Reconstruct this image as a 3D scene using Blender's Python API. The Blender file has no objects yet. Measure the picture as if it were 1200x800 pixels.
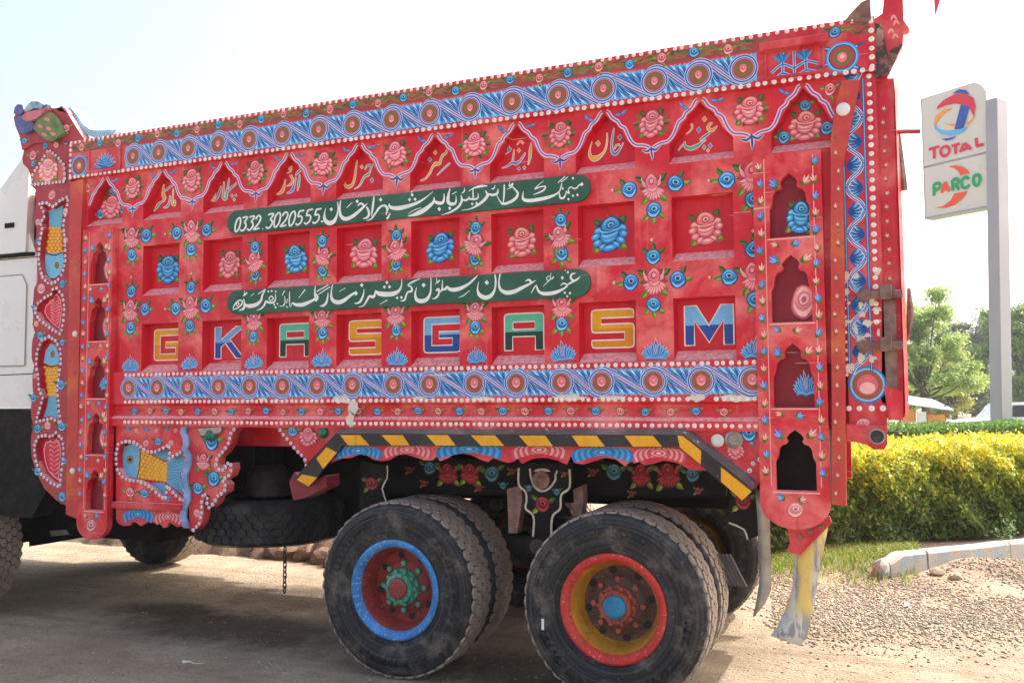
import bpy, bmesh, math, random
import numpy as np
from mathutils import Vector, Matrix
from mathutils.geometry import tessellate_polygon
random.seed(7); rng = np.random.default_rng(11)
scene = bpy.context.scene
col = scene.collection
# ---------------------------------------------------------------- camera
FPX, YAW, PIT, ROL, CD, CH = 1061.1, -0.398347, 0.0608349, -0.0065696, 4.60103, 1.610212
fw = Vector((math.sin(YAW)*math.cos(PIT), math.cos(YAW)*math.cos(PIT), math.sin(PIT)))
_rt = Vector((math.cos(YAW), -math.sin(YAW), 0)); _up = _rt.cross(fw)
RT = _rt*math.cos(ROL)+_up*math.sin(ROL); UP = -_rt*math.sin(ROL)+_up*math.cos(ROL)
CAM = Vector((0, -CD, CH))
cd = bpy.data.cameras.new('camera'); cam = bpy.data.objects.new('camera', cd); col.objects.link(cam)
cd.sensor_fit = 'HORIZONTAL'; cd.sensor_width = 36; cd.lens = 36*FPX/1200; cd.clip_end = 3000; cd.clip_start = .05
m = Matrix((RT, UP, -fw)).transposed().to_4x4(); m.translation = CAM; cam.matrix_world = m
cd.dof.use_dof = True; cd.dof.focus_distance = 6.0; cd.dof.aperture_fstop = 8
scene.camera = cam
# ---------------------------------------------------------------- world, sun, exposure
SUNV = Vector((.67, .80, 1.0)).normalized()
world = bpy.data.worlds.new('World'); scene.world = world; world.use_nodes = True
nt = world.node_tree; nt.nodes.clear()
sky = nt.nodes.new('ShaderNodeTexSky'); sky.sky_type = 'NISHITA'; sky.sun_disc = False
sky.sun_elevation = math.asin(SUNV.z); sky.sun_rotation = math.atan2(SUNV.x, SUNV.y)
sky.air_density = 1.0; sky.dust_density = 7.0; sky.ozone_density = 1.0
bg = nt.nodes.new('ShaderNodeBackground'); bg.inputs['Strength'].default_value = .15
wo = nt.nodes.new('ShaderNodeOutputWorld')
nt.links.new(sky.outputs[0], bg.inputs[0]); nt.links.new(bg.outputs[0], wo.inputs[0])
sl = bpy.data.lights.new('sun', 'SUN'); sl.energy = 2.5; sl.angle = math.radians(.6); sl.color = (1, .95, .9)
so = bpy.data.objects.new('sun', sl); col.objects.link(so)
so.rotation_euler = SUNV.to_track_quat('Z', 'Y').to_euler(); so.location = (4, 6, 12)
scene.view_settings.view_transform = 'Standard'; scene.view_settings.look = 'None'
scene.view_settings.gamma = 1; scene.view_settings.exposure = 1.6
scene.view_settings.use_curve_mapping = False
# ---------------------------------------------------------------- helpers
def W(u, v, Y=0.0):
    """photograph pixel -> (X, Z) on the vertical plane y = Y (the survey used to measure the truck)"""
    d = (u-600)/FPX*RT-(v-400)/FPX*UP+fw
    t = (Y+CD)/d.y
    return (t*d.x, CH+t*d.z)
def WL(pts, Y=0.0): return [W(a, b, Y) for a, b in pts]
def lin(c):
    return c/12.92 if c <= .04045 else ((c+.055)/1.055)**2.4
def C(h, k=1.0):
    return tuple(lin(int(h[i:i+2], 16)/255)*k for i in (0, 2, 4))
def par(o, parent):
    if parent is not None:
        o.parent = parent
        wl = Vector(parent.get('_wl', (0, 0, 0)))
        o.matrix_parent_inverse = Matrix.Translation(-wl)
def link(name, me, parent=None, loc=(0, 0, 0), scale=None, rot=None):
    o = bpy.data.objects.new(name, me); col.objects.link(o)
    o.location = loc; o['_wl'] = tuple(loc)
    if scale: o.scale = scale
    if rot: o.rotation_euler = rot
    par(o, parent)
    return o
def empty(name, loc, parent=None):
    o = bpy.data.objects.new(name, None); col.objects.link(o); o.location = loc; o['_wl'] = tuple(loc)
    o.empty_display_size = .2; par(o, parent)
    return o
def tag(o, label=None, cat=None, group=None, kind=None):
    if label: o['label'] = label
    if cat: o['category'] = cat
    if group: o['group'] = group
    if kind: o['kind'] = kind
    return o
def mesh(name, v, f, mats, mi=None, smooth=False, cols=None):
    me = bpy.data.meshes.new(name); me.from_pydata([tuple(a) for a in v], [], [tuple(a) for a in f]); 
    for mm in (mats if isinstance(mats, (list, tuple)) else [mats]): me.materials.append(mm)
    if mi is not None: me.polygons.foreach_set('material_index', mi)
    if smooth: me.polygons.foreach_set('use_smooth', [True]*len(me.polygons))
    if cols is not None:
        at = me.color_attributes.new('Col', 'FLOAT_COLOR', 'CORNER')
        buf = []
        for p, c in zip(me.polygons, cols): buf += [c[0], c[1], c[2], 1.0]*p.loop_total
        at.data.foreach_set('color', buf)
    me.update()
    return me
class MB:
    """collects boxes, prisms, tubes and lathes into one mesh"""
    def __init__(s): s.v = []; s.f = []; s.m = []
    def add(s, v, f, m=0):
        b = len(s.v); s.v += [tuple(a) for a in v]; s.f += [tuple(b+i for i in q) for q in f]; s.m += [m]*len(f); return s
    def box(s, x0, x1, y0, y1, z0, z1, m=0):
        v = [(x, y, z) for z in (z0, z1) for y in (y0, y1) for x in (x0, x1)]
        return s.add(v, [(0, 2, 3, 1), (4, 5, 7, 6), (0, 1, 5, 4), (2, 6, 7, 3), (0, 4, 6, 2), (1, 3, 7, 5)], m)
    def prism(s, pts, y0, y1, m=0, m2=None):
        """outline in (x,z), extruded from y0 (front) to y1"""
        n = len(pts)
        if sum(pts[i][0]*pts[(i+1) % n][1]-pts[(i+1) % n][0]*pts[i][1] for i in range(n)) < 0: pts = pts[::-1]
        v = [(x, y0, z) for x, z in pts]+[(x, y1, z) for x, z in pts]
        f = [tuple(range(n)), tuple(range(2*n-1, n-1, -1))]
        s.add(v, f, m)
        s.add(v, [((i+1) % n, i, n+i, n+(i+1) % n) for i in range(n)], m if m2 is None else m2); return s
    def tube(s, pts, r, n=8, m=0, close=True):
        pts = [Vector(p) for p in pts]; b = len(s.v); rs = r if isinstance(r, (list, tuple)) else [r]*len(pts)
        v = []; f = []
        for i, p in enumerate(pts):
            t = (pts[min(i+1, len(pts)-1)]-pts[max(i-1, 0)]).normalized()
            a = t.orthogonal().normalized() if i == 0 else (a-t*a.dot(t)).normalized()
            bb = t.cross(a)
            for k in range(n):
                th = 2*math.pi*k/n; v.append(p+rs[i]*(a*math.cos(th)+bb*math.sin(th)))
        for i in range(len(pts)-1):
            for k in range(n): f.append((i*n+k, i*n+(k+1) % n, (i+1)*n+(k+1) % n, (i+1)*n+k))
        if close: f += [tuple(range(n))[::-1], tuple((len(pts)-1)*n+k for k in range(n))]
        return s.add(v, f, m)
    def lathe(s, prof, c, n=48, m=0, axis='y', flip=False):
        """prof: list of (radius, offset along axis)"""
        v = []; f = []
        for r, h in prof:
            for k in range(n):
                th = 2*math.pi*k/n; a, b = r*math.cos(th), r*math.sin(th)
                v.append({'y': (c[0]+a, c[1]+h, c[2]+b), 'z': (c[0]+a, c[1]+b, c[2]+h), 'x': (c[0]+h, c[1]+a, c[2]+b)}[axis])
        for i in range(len(prof)-1):
            for k in range(n):
                q = (i*n+k, i*n+(k+1) % n, (i+1)*n+(k+1) % n, (i+1)*n+k); f.append(q[::-1] if flip else q)
        return s.add(v, f, m)
    def build(s, name, mats, parent=None, smooth=False, label=None, bevel=0, loc=(0, 0, 0)):
        me = mesh(name, s.v, s.f, mats, s.m, smooth)
        o = link(name, me, parent, loc)
        if bevel:
            b = o.modifiers.new('bevel', 'BEVEL'); b.width = bevel; b.segments = 2; b.limit_method = 'ANGLE'
        if label: o['label'] = label
        return o
def plate(name, outer, holes, y0, y1, mat, parent=None, wall=None):
    """flat plate with holes: front at y0, walls back to y1 (the hole walls too)"""
    loops = [outer]+holes
    tri = tessellate_polygon([[Vector((a, b, 0)) for a, b in L] for L in loops])
    fl = [q for L in loops for q in L]
    n = len(fl); v = [(a, y0, b) for a, b in fl]+[(a, y1, b) for a, b in fl]; f = []; mi = []
    for t in tri:
        a, b, c = [fl[i] for i in t]
        if (b[0]-a[0])*(c[1]-a[1])-(c[0]-a[0])*(b[1]-a[1]) < 0: t = t[::-1]
        f.append(tuple(t)); mi.append(0)
    o = 0
    for L in loops:
        k = len(L)
        for i in range(k): f.append((o+i, o+(i+1) % k, n+o+(i+1) % k, n+o+i)); mi.append(1 if wall else 0)
        o += k
    me = mesh(name, v, f, [mat]+([wall] if wall else []), mi)
    bm = bmesh.new(); bm.from_mesh(me); bmesh.ops.recalc_face_normals(bm, faces=bm.faces); bm.to_mesh(me); bm.free()
    return link(name, me, parent)
# ---------------------------------------------------------------- materials
def nodes(name):
    m = bpy.data.materials.new(name); m.use_nodes = True; t = m.node_tree
    b = t.nodes['Principled BSDF']; return m, t, b
def nz(t, scale, detail=4, rough=.6, vec=None, dist=0):
    n = t.nodes.new('ShaderNodeTexNoise'); n.inputs['Scale'].default_value = scale; n.inputs['Detail'].default_value = detail
    n.inputs['Roughness'].default_value = rough; n.inputs['Distortion'].default_value = dist
    if vec is not None: t.links.new(vec, n.inputs['Vector'])
    return n.outputs[0]
def ramp(t, src, lo, hi, a=0.0, b=1.0):
    r = t.nodes.new('ShaderNodeMapRange'); r.interpolation_type = 'SMOOTHSTEP'
    for k, x in (('From Min', lo), ('From Max', hi), ('To Min', a), ('To Max', b)): r.inputs[k].default_value = x
    t.links.new(src, r.inputs['Value']); return r.outputs[0]
def mix(t, fac, a, b, mode='MIX'):
    n = t.nodes.new('ShaderNodeMix'); n.data_type = 'RGBA'; n.blend_type = mode
    for k, x in ((0, fac), (6, a), (7, b)):
        if hasattr(x, 'links'): t.links.new(x, n.inputs[k])
        elif k == 0: n.inputs[0].default_value = x
        else: n.inputs[k].default_value = (*x[:3], 1)
    return n.outputs[2]
def mul(t, a, b):
    n = t.nodes.new('ShaderNodeMath'); n.operation = 'MULTIPLY'
    for k, x in ((0, a), (1, b)):
        if hasattr(x, 'links'): t.links.new(x, n.inputs[k])
        else: n.inputs[k].default_value = x
    return n.outputs[0]
def bump(t, b, h, s, d=.01):
    n = t.nodes.new('ShaderNodeBump'); n.inputs['Strength'].default_value = s; n.inputs['Distance'].default_value = d
    t.links.new(h, n.inputs['Height']); t.links.new(n.outputs[0], b.inputs['Normal'])
def objvec(t): return t.nodes.new('ShaderNodeTexCoord').outputs['Object']
def posvec(t): return t.nodes.new('ShaderNodeNewGeometry').outputs['Position']
def updust_light(t, c, dust_light, amt=.8, lo=.25, hi=.75, sc=30):
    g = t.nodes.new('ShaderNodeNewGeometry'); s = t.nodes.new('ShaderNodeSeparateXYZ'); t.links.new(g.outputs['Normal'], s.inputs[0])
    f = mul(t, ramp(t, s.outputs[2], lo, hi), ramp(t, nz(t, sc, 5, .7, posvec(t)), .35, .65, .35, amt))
    return mix(t, f, c, dust_light)
def enamel(name, base, fade, rough=.38, famt=.55, chips=.0, chipc=(.7, .6, .5), dust_light=True, grime=.35, cs=24):
    m, t, b = nodes(name); pv = posvec(t)
    c = mix(t, ramp(t, nz(t, 3.2, 5, .62, pv, .4), .42, .72, 0, famt), base, fade)
    c = mix(t, ramp(t, nz(t, 9, 6, .7, pv), .46 if grime < .5 else .38, .74, 0, grime), c, tuple(x*.55+.01 for x in base))
    c = mix(t, ramp(t, nz(t, 140, 3, .6, pv), .68, .74, 0, .7), c, fade)
    sv = t.nodes.new('ShaderNodeMapping'); sv.inputs['Scale'].default_value = (26, 26, 1.1); t.links.new(pv, sv.inputs[0])
    c = mix(t, ramp(t, nz(t, 1, 5, .65, sv.outputs[0]), .55, .75, 0, .38), c, tuple(x*.45+.015 for x in base))       # rain streaks
    c = mix(t, ramp(t, nz(t, 1.3, 4, .6, sv.outputs[0]), .6, .78, 0, .45), c, fade)
    hv = t.nodes.new('ShaderNodeMapping'); hv.inputs['Scale'].default_value = (2.2, 2.2, 95); hv.inputs['Rotation'].default_value = (0, .12, 0); t.links.new(pv, hv.inputs[0])
    c = mix(t, mul(t, ramp(t, nz(t, 1, 2, .5, hv.outputs[0]), .69, .72), ramp(t, nz(t, 2.5, 3, .6, pv), .5, .6, 0, .75)), c, chipc)   # scratches
    if chips: c = mix(t, ramp(t, nz(t, cs, 8, .75, pv), 1-chips, 1-chips+.03), c, chipc)
    if dust_light: c = updust_light(t, c, C('f6c2bc'), .85, .2, .7, 45)  # dust on upward faces, its colour brightened to imitate sky light
    b.inputs['Specular IOR Level'].default_value = .32
    t.links.new(c, b.inputs['Base Color'])
    t.links.new(ramp(t, nz(t, 12, 5, .6, pv), .3, .7, rough-.08, rough+.16), b.inputs['Roughness'])
    hh = t.nodes.new('ShaderNodeMath'); hh.operation = 'ADD'; t.links.new(mul(t, nz(t, 30, 6, .65, pv), .5), hh.inputs[0]); t.links.new(mul(t, nz(t, 3.5, 3, .5, pv), 3.0), hh.inputs[1])   # brush grain and dents
    bump(t, b, hh.outputs[0], .4, .006)
    return m
def simple(name, c, rough=.6, metal=0, var=.25, sc=14, dustc=None, damt=.6, bs=.25, bd=.004, spec=None):
    m, t, b = nodes(name); pv = posvec(t)
    k = mix(t, ramp(t, nz(t, sc, 6, .65, pv), .3, .7), tuple(x*(1-var) for x in c), tuple(min(1, x*(1+var)) for x in c))
    if dustc: k = mix(t, ramp(t, nz(t, sc*.6, 7, .7, pv), .4, .7, 0, damt), k, dustc)
    t.links.new(k, b.inputs['Base Color']); b.inputs['Metallic'].default_value = metal
    t.links.new(ramp(t, nz(t, sc*2, 5, .6, pv), .3, .7, max(.05, rough-.1), min(1, rough+.12)), b.inputs['Roughness'])
    if spec is not None: b.inputs['Specular IOR Level'].default_value = spec
    bump(t, b, nz(t, sc*5, 6, .65, pv), bs, bd)
    return m
M = {}
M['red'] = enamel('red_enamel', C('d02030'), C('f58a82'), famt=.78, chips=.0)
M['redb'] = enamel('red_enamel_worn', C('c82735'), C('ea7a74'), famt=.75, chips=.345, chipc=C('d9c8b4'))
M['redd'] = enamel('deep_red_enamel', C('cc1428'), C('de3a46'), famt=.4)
M['niche_shade'] = enamel('niche_shade_red', C('801224'), C('962636'), famt=.4)  # darker copy of the red, niche shade painted into its colour
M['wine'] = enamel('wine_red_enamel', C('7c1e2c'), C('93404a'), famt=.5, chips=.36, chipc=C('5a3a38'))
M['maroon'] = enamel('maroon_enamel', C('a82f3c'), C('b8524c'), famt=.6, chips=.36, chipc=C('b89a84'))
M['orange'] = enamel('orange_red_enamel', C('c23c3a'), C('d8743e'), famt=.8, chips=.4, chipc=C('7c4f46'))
M['green'] = enamel('green_board_paint', C('2c5a46'), C('4e7562'), rough=.5, famt=.4, dust_light=False, grime=.2)
def attr_mat(name, rough=.4, var=.13, wear=.45):
    m, t, b = nodes(name); a = t.nodes.new('ShaderNodeAttribute'); a.attribute_name = 'Col'; pv = posvec(t)
    c = mix(t, ramp(t, nz(t, 30, 6, .7, pv), .3, .75, 0, .55), a.outputs['Color'], mix(t, 1.0, a.outputs['Color'], (1-var*2, 1-var*2, 1-var*2), 'MULTIPLY'))
    c = mix(t, ramp(t, nz(t, 90, 5, .7, pv), .67, .74, 0, wear), c, C('c98f86'))
    t.links.new(c, b.inputs['Base Color']); b.inputs['Roughness'].default_value = rough; b.inputs['Specular IOR Level'].default_value = .3
    bump(t, b, nz(t, 60, 4, .6, pv), .2, .003)
    return m
M['paint'] = attr_mat('brush_paint')
M['dull'] = attr_mat('grimy_paint', .6, .3, .3)
M['rust'] = simple('rusty_iron', C('7d5c52'), .75, .2, .35, 25, C('9c8578'), .7, .6)
M['iron'] = simple('dark_iron', C('2c2a2b'), .6, .4, .4, 12, C('6a5c50'), .35, .5)
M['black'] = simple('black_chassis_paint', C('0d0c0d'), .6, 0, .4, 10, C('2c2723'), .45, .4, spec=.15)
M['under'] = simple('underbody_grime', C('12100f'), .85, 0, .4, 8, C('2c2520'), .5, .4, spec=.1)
def rubber():
    m, t, b = nodes('tyre_rubber'); ov = objvec(t); pv = posvec(t); s = t.nodes.new('ShaderNodeSeparateXYZ'); t.links.new(ov, s.inputs[0])
    cb_ = t.nodes.new('ShaderNodeCombineXYZ'); t.links.new(s.outputs[0], cb_.inputs[0]); t.links.new(s.outputs[2], cb_.inputs[1]); ln = t.nodes.new('ShaderNodeVectorMath'); ln.operation = 'LENGTH'; t.links.new(cb_.outputs[0], ln.inputs[0])
    rc = t.nodes.new('ShaderNodeCombineXYZ'); t.links.new(mul(t, ln.outputs['Value'], 70), rc.inputs[0]); t.links.new(mul(t, s.outputs[0], 1.2), rc.inputs[1]); t.links.new(mul(t, s.outputs[2], 1.2), rc.inputs[2])
    c = mix(t, ramp(t, nz(t, 1, 4, .6, rc.outputs[0]), .35, .7), C('151617'), C('3c3c3c'))
    c = mix(t, ramp(t, nz(t, 7, 7, .72, pv), .47, .68, 0, .75), c, C('746a60'))
    c = mix(t, ramp(t, nz(t, 45, 5, .7, pv), .6, .72, 0, .5), c, C('8a8074'))
    b.inputs['Specular IOR Level'].default_value = .3; t.links.new(c, b.inputs['Base Color']); t.links.new(ramp(t, nz(t, 14, 5, .6, pv), .3, .7, .45, .75), b.inputs['Roughness']); bump(t, b, nz(t, 1, 3, .5, rc.outputs[0]), .35, .003); return m
M['rubber'] = rubber()
M['tread'] = simple('dusty_tread_rubber', C('93867a'), .9, 0, .22, 16, C('a69684'), .7, .4)
M['groove'] = simple('tread_groove_rubber', C('2d2926'), .9, 0, .3, 16, None)
M['spare'] = simple('spare_tyre_rubber', C('242425'), .8, 0, .2, 9, C('5a554f'), .5, .3, spec=.2)
M['white'] = simple('white_cab_paint', C('e2e1dc'), .3, 0, .02, 1.5, None, bs=.03)
M['grey'] = simple('grey_plastic', C('55555a'), .6, 0, .2, 12)
M['yellow'] = enamel('yellow_hazard_paint', C('e8a41c'), C('f0bd4a'), .45, .4, .36, C('b9a078'), dust_light=False)
M['hblack'] = enamel('black_hazard_paint', C('2f2c2d'), C('4a4644'), .5, .5, .38, C('8b8178'), dust_light=True)
M['ledge'] = enamel('worn_grey_angle_iron', C('5f5854'), C('8e857c'), .55, .7, .4, C('d8cdc4'), dust_light=False)
M['galv'] = simple('dull_sheet_metal', C('a7a29c'), .45, .55, .2, 10, C('7f7468'), .6, .3)
M['steel'] = simple('pylon_steel_paint', C('9c9ca2'), .45, .1, .03, 1, None, bs=.05)
M['glass'] = simple('dark_glass', C('2a3136'), .12, 0, .1, 3, None, bs=0)
M['weather'] = enamel('weathered_edge_paint', C('8a5a54'), C('c9b49c'), .6, .9, .5, C('4a3c38'), dust_light=False, cs=14)
# ---------------------------------------------------------------- brush painter: thin layers of paint as geometry
DL = .00022
def ell(cx, cz, a, b, rot=0, n=14, t0=0, t1=2*math.pi):
    c, s = math.cos(rot), math.sin(rot); full = abs(t1-t0-2*math.pi) < 1e-6; k = n if full else n+1
    return [(cx+a*math.cos(t)*c-b*math.sin(t)*s, cz+a*math.cos(t)*s+b*math.sin(t)*c) for t in (t0+(t1-t0)*i/n for i in range(k))]
def leafpts(x, z, L, w, ang, n=5):
    c, s = math.cos(ang), math.sin(ang); up = []; dn = []
    for i in range(n+1):
        t = i/n; h = w*math.sin(math.pi*t**.8); up.append((t*L, h)); dn.append((t*L, -h))
    return [(x+a*c-b*s, z+a*s+b*c) for a, b in up+dn[-2:0:-1]]
def smooth_path(p, sub=4):
    if len(p) < 3 or sub < 2: return p
    out = []; n = len(p)
    for i in range(n-1):
        a, b, c, d = p[max(i-1, 0)], p[i], p[i+1], p[min(i+2, n-1)]
        for k in range(sub):
            t = k/sub
            out.append(tuple(.5*((2*b[j])+(-a[j]+c[j])*t+(2*a[j]-5*b[j]+4*c[j]-d[j])*t*t+(-a[j]+3*b[j]-3*c[j]+d[j])*t**3) for j in range(len(b))))
    out.append(p[-1]); return out
class Paint:
    def __init__(s): s.v = []; s.f = []; s.c = []; s.k = 0
    def poly(s, pts, c, l=None):
        if l is None: s.k += 1; l = s.k*.35
        n = len(pts)
        if sum(pts[i][0]*pts[(i+1) % n][1]-pts[(i+1) % n][0]*pts[i][1] for i in range(n)) < 0: pts = pts[::-1]
        b = len(s.v); s.v += [(p[0], -l*DL, p[1]) for p in pts]; s.f.append(tuple(range(b, b+n))); s.c.append(c)
    def disc(s, x, z, r, c, l=None, n=16): s.poly(ell(x, z, r, r, 0, n), c, l)
    def stroke(s, pts, c, l=None, w=None, sub=4, mp=None, closed=False, wk=1.0):
        """pts (x, z[, width]); mp maps the finished outline to the surface"""
        if l is None: s.k += 1; l = s.k*.35
        p = [(q[0], q[1], (w if len(q) < 3 else q[2])*wk) for q in pts]
        if closed: p = p+[p[0], p[1]]
        p = smooth_path(p, sub)
        if closed: p = p[:len(p)-sub]
        n = len(p); Lf = []; Rt = []
        for i in range(n):
            a, b = p[max(i-1, 0)], p[min(i+1, n-1)]; dx, dz = b[0]-a[0], b[1]-a[1]; L = math.hypot(dx, dz) or 1
            h = max(p[i][2], .0001)/2; Lf.append((p[i][0]-dz/L*h, p[i][1]+dx/L*h)); Rt.append((p[i][0]+dz/L*h, p[i][1]-dx/L*h))
        if mp: Lf = [mp(*q) for q in Lf]; Rt = [mp(*q) for q in Rt]
        b = len(s.v)
        for i in range(n):
            y = -l*DL-i*2e-6; s.v += [(Lf[i][0], y, Lf[i][1]), (Rt[i][0], y, Rt[i][1])]
        for i in range(n-1):
            q = (b+2*i, b+2*i+1, b+2*i+3, b+2*i+2); s.f.append(q[::-1] if mp else q); s.c.append(c)
    def dot(s, x, z, r, c, l=None, mp=None):
        pts = [(x, z+r), (x+r*.8, z+r*.1), (x+r*.1, z-r), (x-r*.85, z-r*.05)]
        s.poly([mp(*q) for q in pts] if mp else pts, c, l)
    def mesh(s, name, mat=None): return mesh(name, s.v, s.f, mat or M['paint'], None, False, s.c)
    def build(s, name, parent=None, loc=(0, 0, 0), mat=None, label=None):
        o = link(name, s.mesh(name, mat), parent, loc)
        if label: o['label'] = label
        return o
K = dict(pk=C('ee7e88'), pkl=C('fbbcb6'), pkd=C('a82c3c'), pkm=C('e06a76'), bl=C('3a9bd8'), bll=C('84cbee'), bld=C('12447a'), blm=C('2277c0'), nav=C('233f86'),
         gr=C('67802c'), grl=C('9fae3c'), grd=C('3c5a2a'), wh=C('f6ece6'), wp=C('f4c6c4'), ol=C('6f7a38'), br=C('b04a40'), ye=C('eba51f'), yel=C('f6c44c'), or_=C('d9801e'),
         dk=C('38141c'), mar=C('9c2436'), sky=C('7fc4ea'), cyan=C('57aed2'), vio=C('8f8ad0'), crm=C('e6dccb'), teal=C('5cc3a2'), dgr=C('1f4437'), lb=C('7cbdee'), cob=C('27509e'))
def leaf(P, x, z, L, w, a, dark=False):
    L *= 1.25; w *= 1.25
    P.poly(leafpts(x, z, L, w, a), K['grd'] if dark else K['gr']); P.poly(leafpts(x+L*.12*math.cos(a+.5), z+L*.12*math.sin(a+.5), L*.72, w*.45, a+.08), K['gr'] if dark else K['grl'])
def m_rose(P, pal, leaves=True, seed=1):
    d, mm, lt, ln = pal
    if leaves:
        for a, dk in ((.8, 1), (2.35, 1), (3.9, 0), (5.52, 0)): leaf(P, .7*math.cos(a), .78*math.sin(a), .4, .17, a, dk)
        for k in range(10): a = .5+2.14*k/9; P.stroke([(.8*math.cos(a), .8*math.sin(a), .05), (1.02*math.cos(a), 1.1*math.sin(a), .015)], K['gr'] if k % 2 else K['grd'])
    P.poly(ell(0, -.02, .86, .95, 0, 20), d)
    for sx in (-1, 1):
        for x, z, r in ((.62, .27, .25), (.7, -.05, .26), (.58, -.38, .27), (.34, -.62, .24)):
            P.poly(ell(sx*x, z, r, r*.74, sx*-.5, 12), ln); P.poly(ell(sx*x*1.02, z+.01, r*.88, r*.62, sx*-.5, 12), mm); P.poly(ell(sx*x*1.06, z+.04, r*.5, r*.3, sx*-.6, 10), lt)
    P.poly(ell(0, -.74, .38, .2, 0, 14), ln); P.poly(ell(0, -.73, .35, .165, 0, 14), mm); P.poly(ell(0, -.7, .22, .07, 0, 10), lt)
    P.poly([(-.5, .2)]+ell(0, .08, .5, .62, 0, 12, math.pi, 2*math.pi)+[(.5, .2)], ln)
    P.poly([(-.46, .17)]+ell(0, .06, .46, .54, 0, 12, math.pi, 2*math.pi)+[(.46, .17), (0, .05)], mm)
    P.stroke([(-.4, .02, .05), (-.15, -.1, .12), (.15, -.1, .12), (.4, .02, .05)], lt); P.stroke([(-.3, -.24, .02), (0, -.34, .07), (.3, -.24, .02)], lt)
    P.poly(ell(0, .44, .5, .46, 0, 18), ln); P.poly(ell(0, .46, .46, .42, 0, 18), mm)
    for sx in (-1, 1): P.stroke([(sx*.62, .42, .02), (sx*.42, .2, .08), (sx*.05, .1, .03)], lt); P.stroke([(sx*.58, .55, .02), (sx*.4, .3, .06), (sx*.1, .2, .02)], ln)
    P.stroke([(-.34, .5, .03), (-.2, .74, .09), (.12, .78, .09), (.34, .56, .03)], lt)
    P.poly(ell(0, .46, .22, .2, 0, 12), ln); P.poly(ell(.01, .48, .16, .13, 0, 12), lt); P.poly(ell(.02, .46, .09, .07, 0, 8), d)
def m_small(P, pal, leaves=()):
    d, mm, lt, ln = pal
    for a in leaves: leaf(P, .7*math.cos(a), .7*math.sin(a), .95, .26, a, math.sin(a) > .3)
    P.poly(ell(0, 0, 1, 1, 0, 18), d); P.poly(ell(0, .06, .86, .86, 0, 18), mm)
    P.stroke([(-.75, -.1, .06), (-.4, -.6, .26), (.2, -.68, .28), (.74, -.2, .08)], lt); P.stroke([(-.6, .4, .04), (0, .8, .2), (.6, .42, .04)], lt)
    P.stroke([(-.72, .05, .05), (-.3, -.34, .14), (.3, -.36, .14), (.72, .1, .05)], ln)
    P.poly(ell(0, .14, .5, .44, 0, 14), ln); P.poly(ell(.03, .18, .4, .33, 0, 14), lt); P.poly(ell(.02, .14, .22, .2, 0, 10), d)
def m_mum(P, pal, leaves=()):
    d, mm, lt, ln = pal
    for a in leaves: leaf(P, .62*math.cos(a), .7*math.sin(a), .6, .17, a, math.sin(a) > .3)
    P.poly(ell(0, -.05, .78, .88, 0, 20), ln)
    for i in range(18):
        a = math.pi*(1.0+i/17*1.0) if i < 18 else 0
        a = -math.pi*.12+(-math.pi*.76)*(i/17)
        P.poly(leafpts(.2*math.cos(a), .05+.2*math.sin(a), .72, .075, a), lt if i % 2 else mm)
    for sx in (-1, 1):
        for i in range(4): P.stroke([(sx*.25, .05, .03), (sx*(.55+.04*i), .1+.13*i, .1), (sx*(.7-.02*i), .28+.14*i, .02)], lt if i % 2 else mm)
    P.poly(ell(0, .34, .46, .5, 0, 16), ln); P.poly(ell(0, .36, .41, .44, 0, 16), mm)
    P.poly(ell(0, -.1, .42, .26, 0, 14), mm); P.stroke([(-.32, -.06, .03), (0, -.2, .12), (.32, -.06, .03)], lt)
    P.stroke([(-.3, .5, .02), (0, .76, .12), (.3, .5, .02)], lt); P.poly(ell(0, .36, .2, .22, 0, 12), ln); P.poly(ell(.02, .38, .13, .14, 0, 10), lt)
def m_lotus(P, n=5):
    for i in range(n, 0, -1):
        for sx in (-1, 1):
            a = math.pi/2-sx*(.24*i); L = 1.0-.07*i
            P.poly(leafpts(sx*.06*i, -.42+.0*i, L*1.3, .17, a), K['bll']); P.poly(leafpts(sx*.06*i, -.42, L*1.12, .12, a), K['blm'] if i % 2 else K['bl'])
    P.poly(leafpts(0, -.45, 1.5, .2, math.pi/2), K['wp']); P.poly(leafpts(0, -.42, 1.35, .16, math.pi/2), K['blm'])
    P.poly(leafpts(0, -.2, .8, .085, math.pi/2), K['wh']); P.poly(leafpts(0, -.16, .7, .055, math.pi/2), K['bl'])
    for sx in (-1, 1): P.stroke([(0, -.46, .12), (sx*.45, -.36, .12), (sx*.85, -.52, .02)], K['bll']); P.stroke([(0, -.5, .08), (sx*.45, -.43, .06), (sx*.8, -.54, .01)], K['blm'])
def m_bud(P, blue=False):
    leaf(P, -.05, -.5, .75, .2, .9); leaf(P, .05, -.55, .6, .18, 2.3, True)
    a, b, c = (C('5f9ad8'), C('8fb8ea'), C('3f6fc0')) if blue else (C('f3a9a0'), C('fcd3c8'), C('e0685f'))
    for ang, L, cc in ((2.15, .95, b), (1.0, .95, a), (1.57, 1.15, b)): P.poly(leafpts(0, -.25, L, .2, ang), c); P.poly(leafpts(0, -.2, L*.85, .13, ang), cc)
def m_leafpair(P):
    for a in (.15, 2.6): P.poly(leafpts(-.1*math.cos(a), 0, 1.0, .24, a), C('3566b6')); P.poly(leafpts(0, .05, .8, .14, a), C('6fa6de'))
def m_tulip(P):
    for w, c in ((.3, K['wp']), (.15, K['cob'])):
        for sx in (-1, 1): P.stroke([(0, .1, w), (sx*.4, -.12, w*1.15), (sx*.95, .08, w*.3)], c)
        P.stroke([(0, .25, w*.6), (0, -.35, w*1.25), (0, -.95, w*.15)], c)
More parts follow.
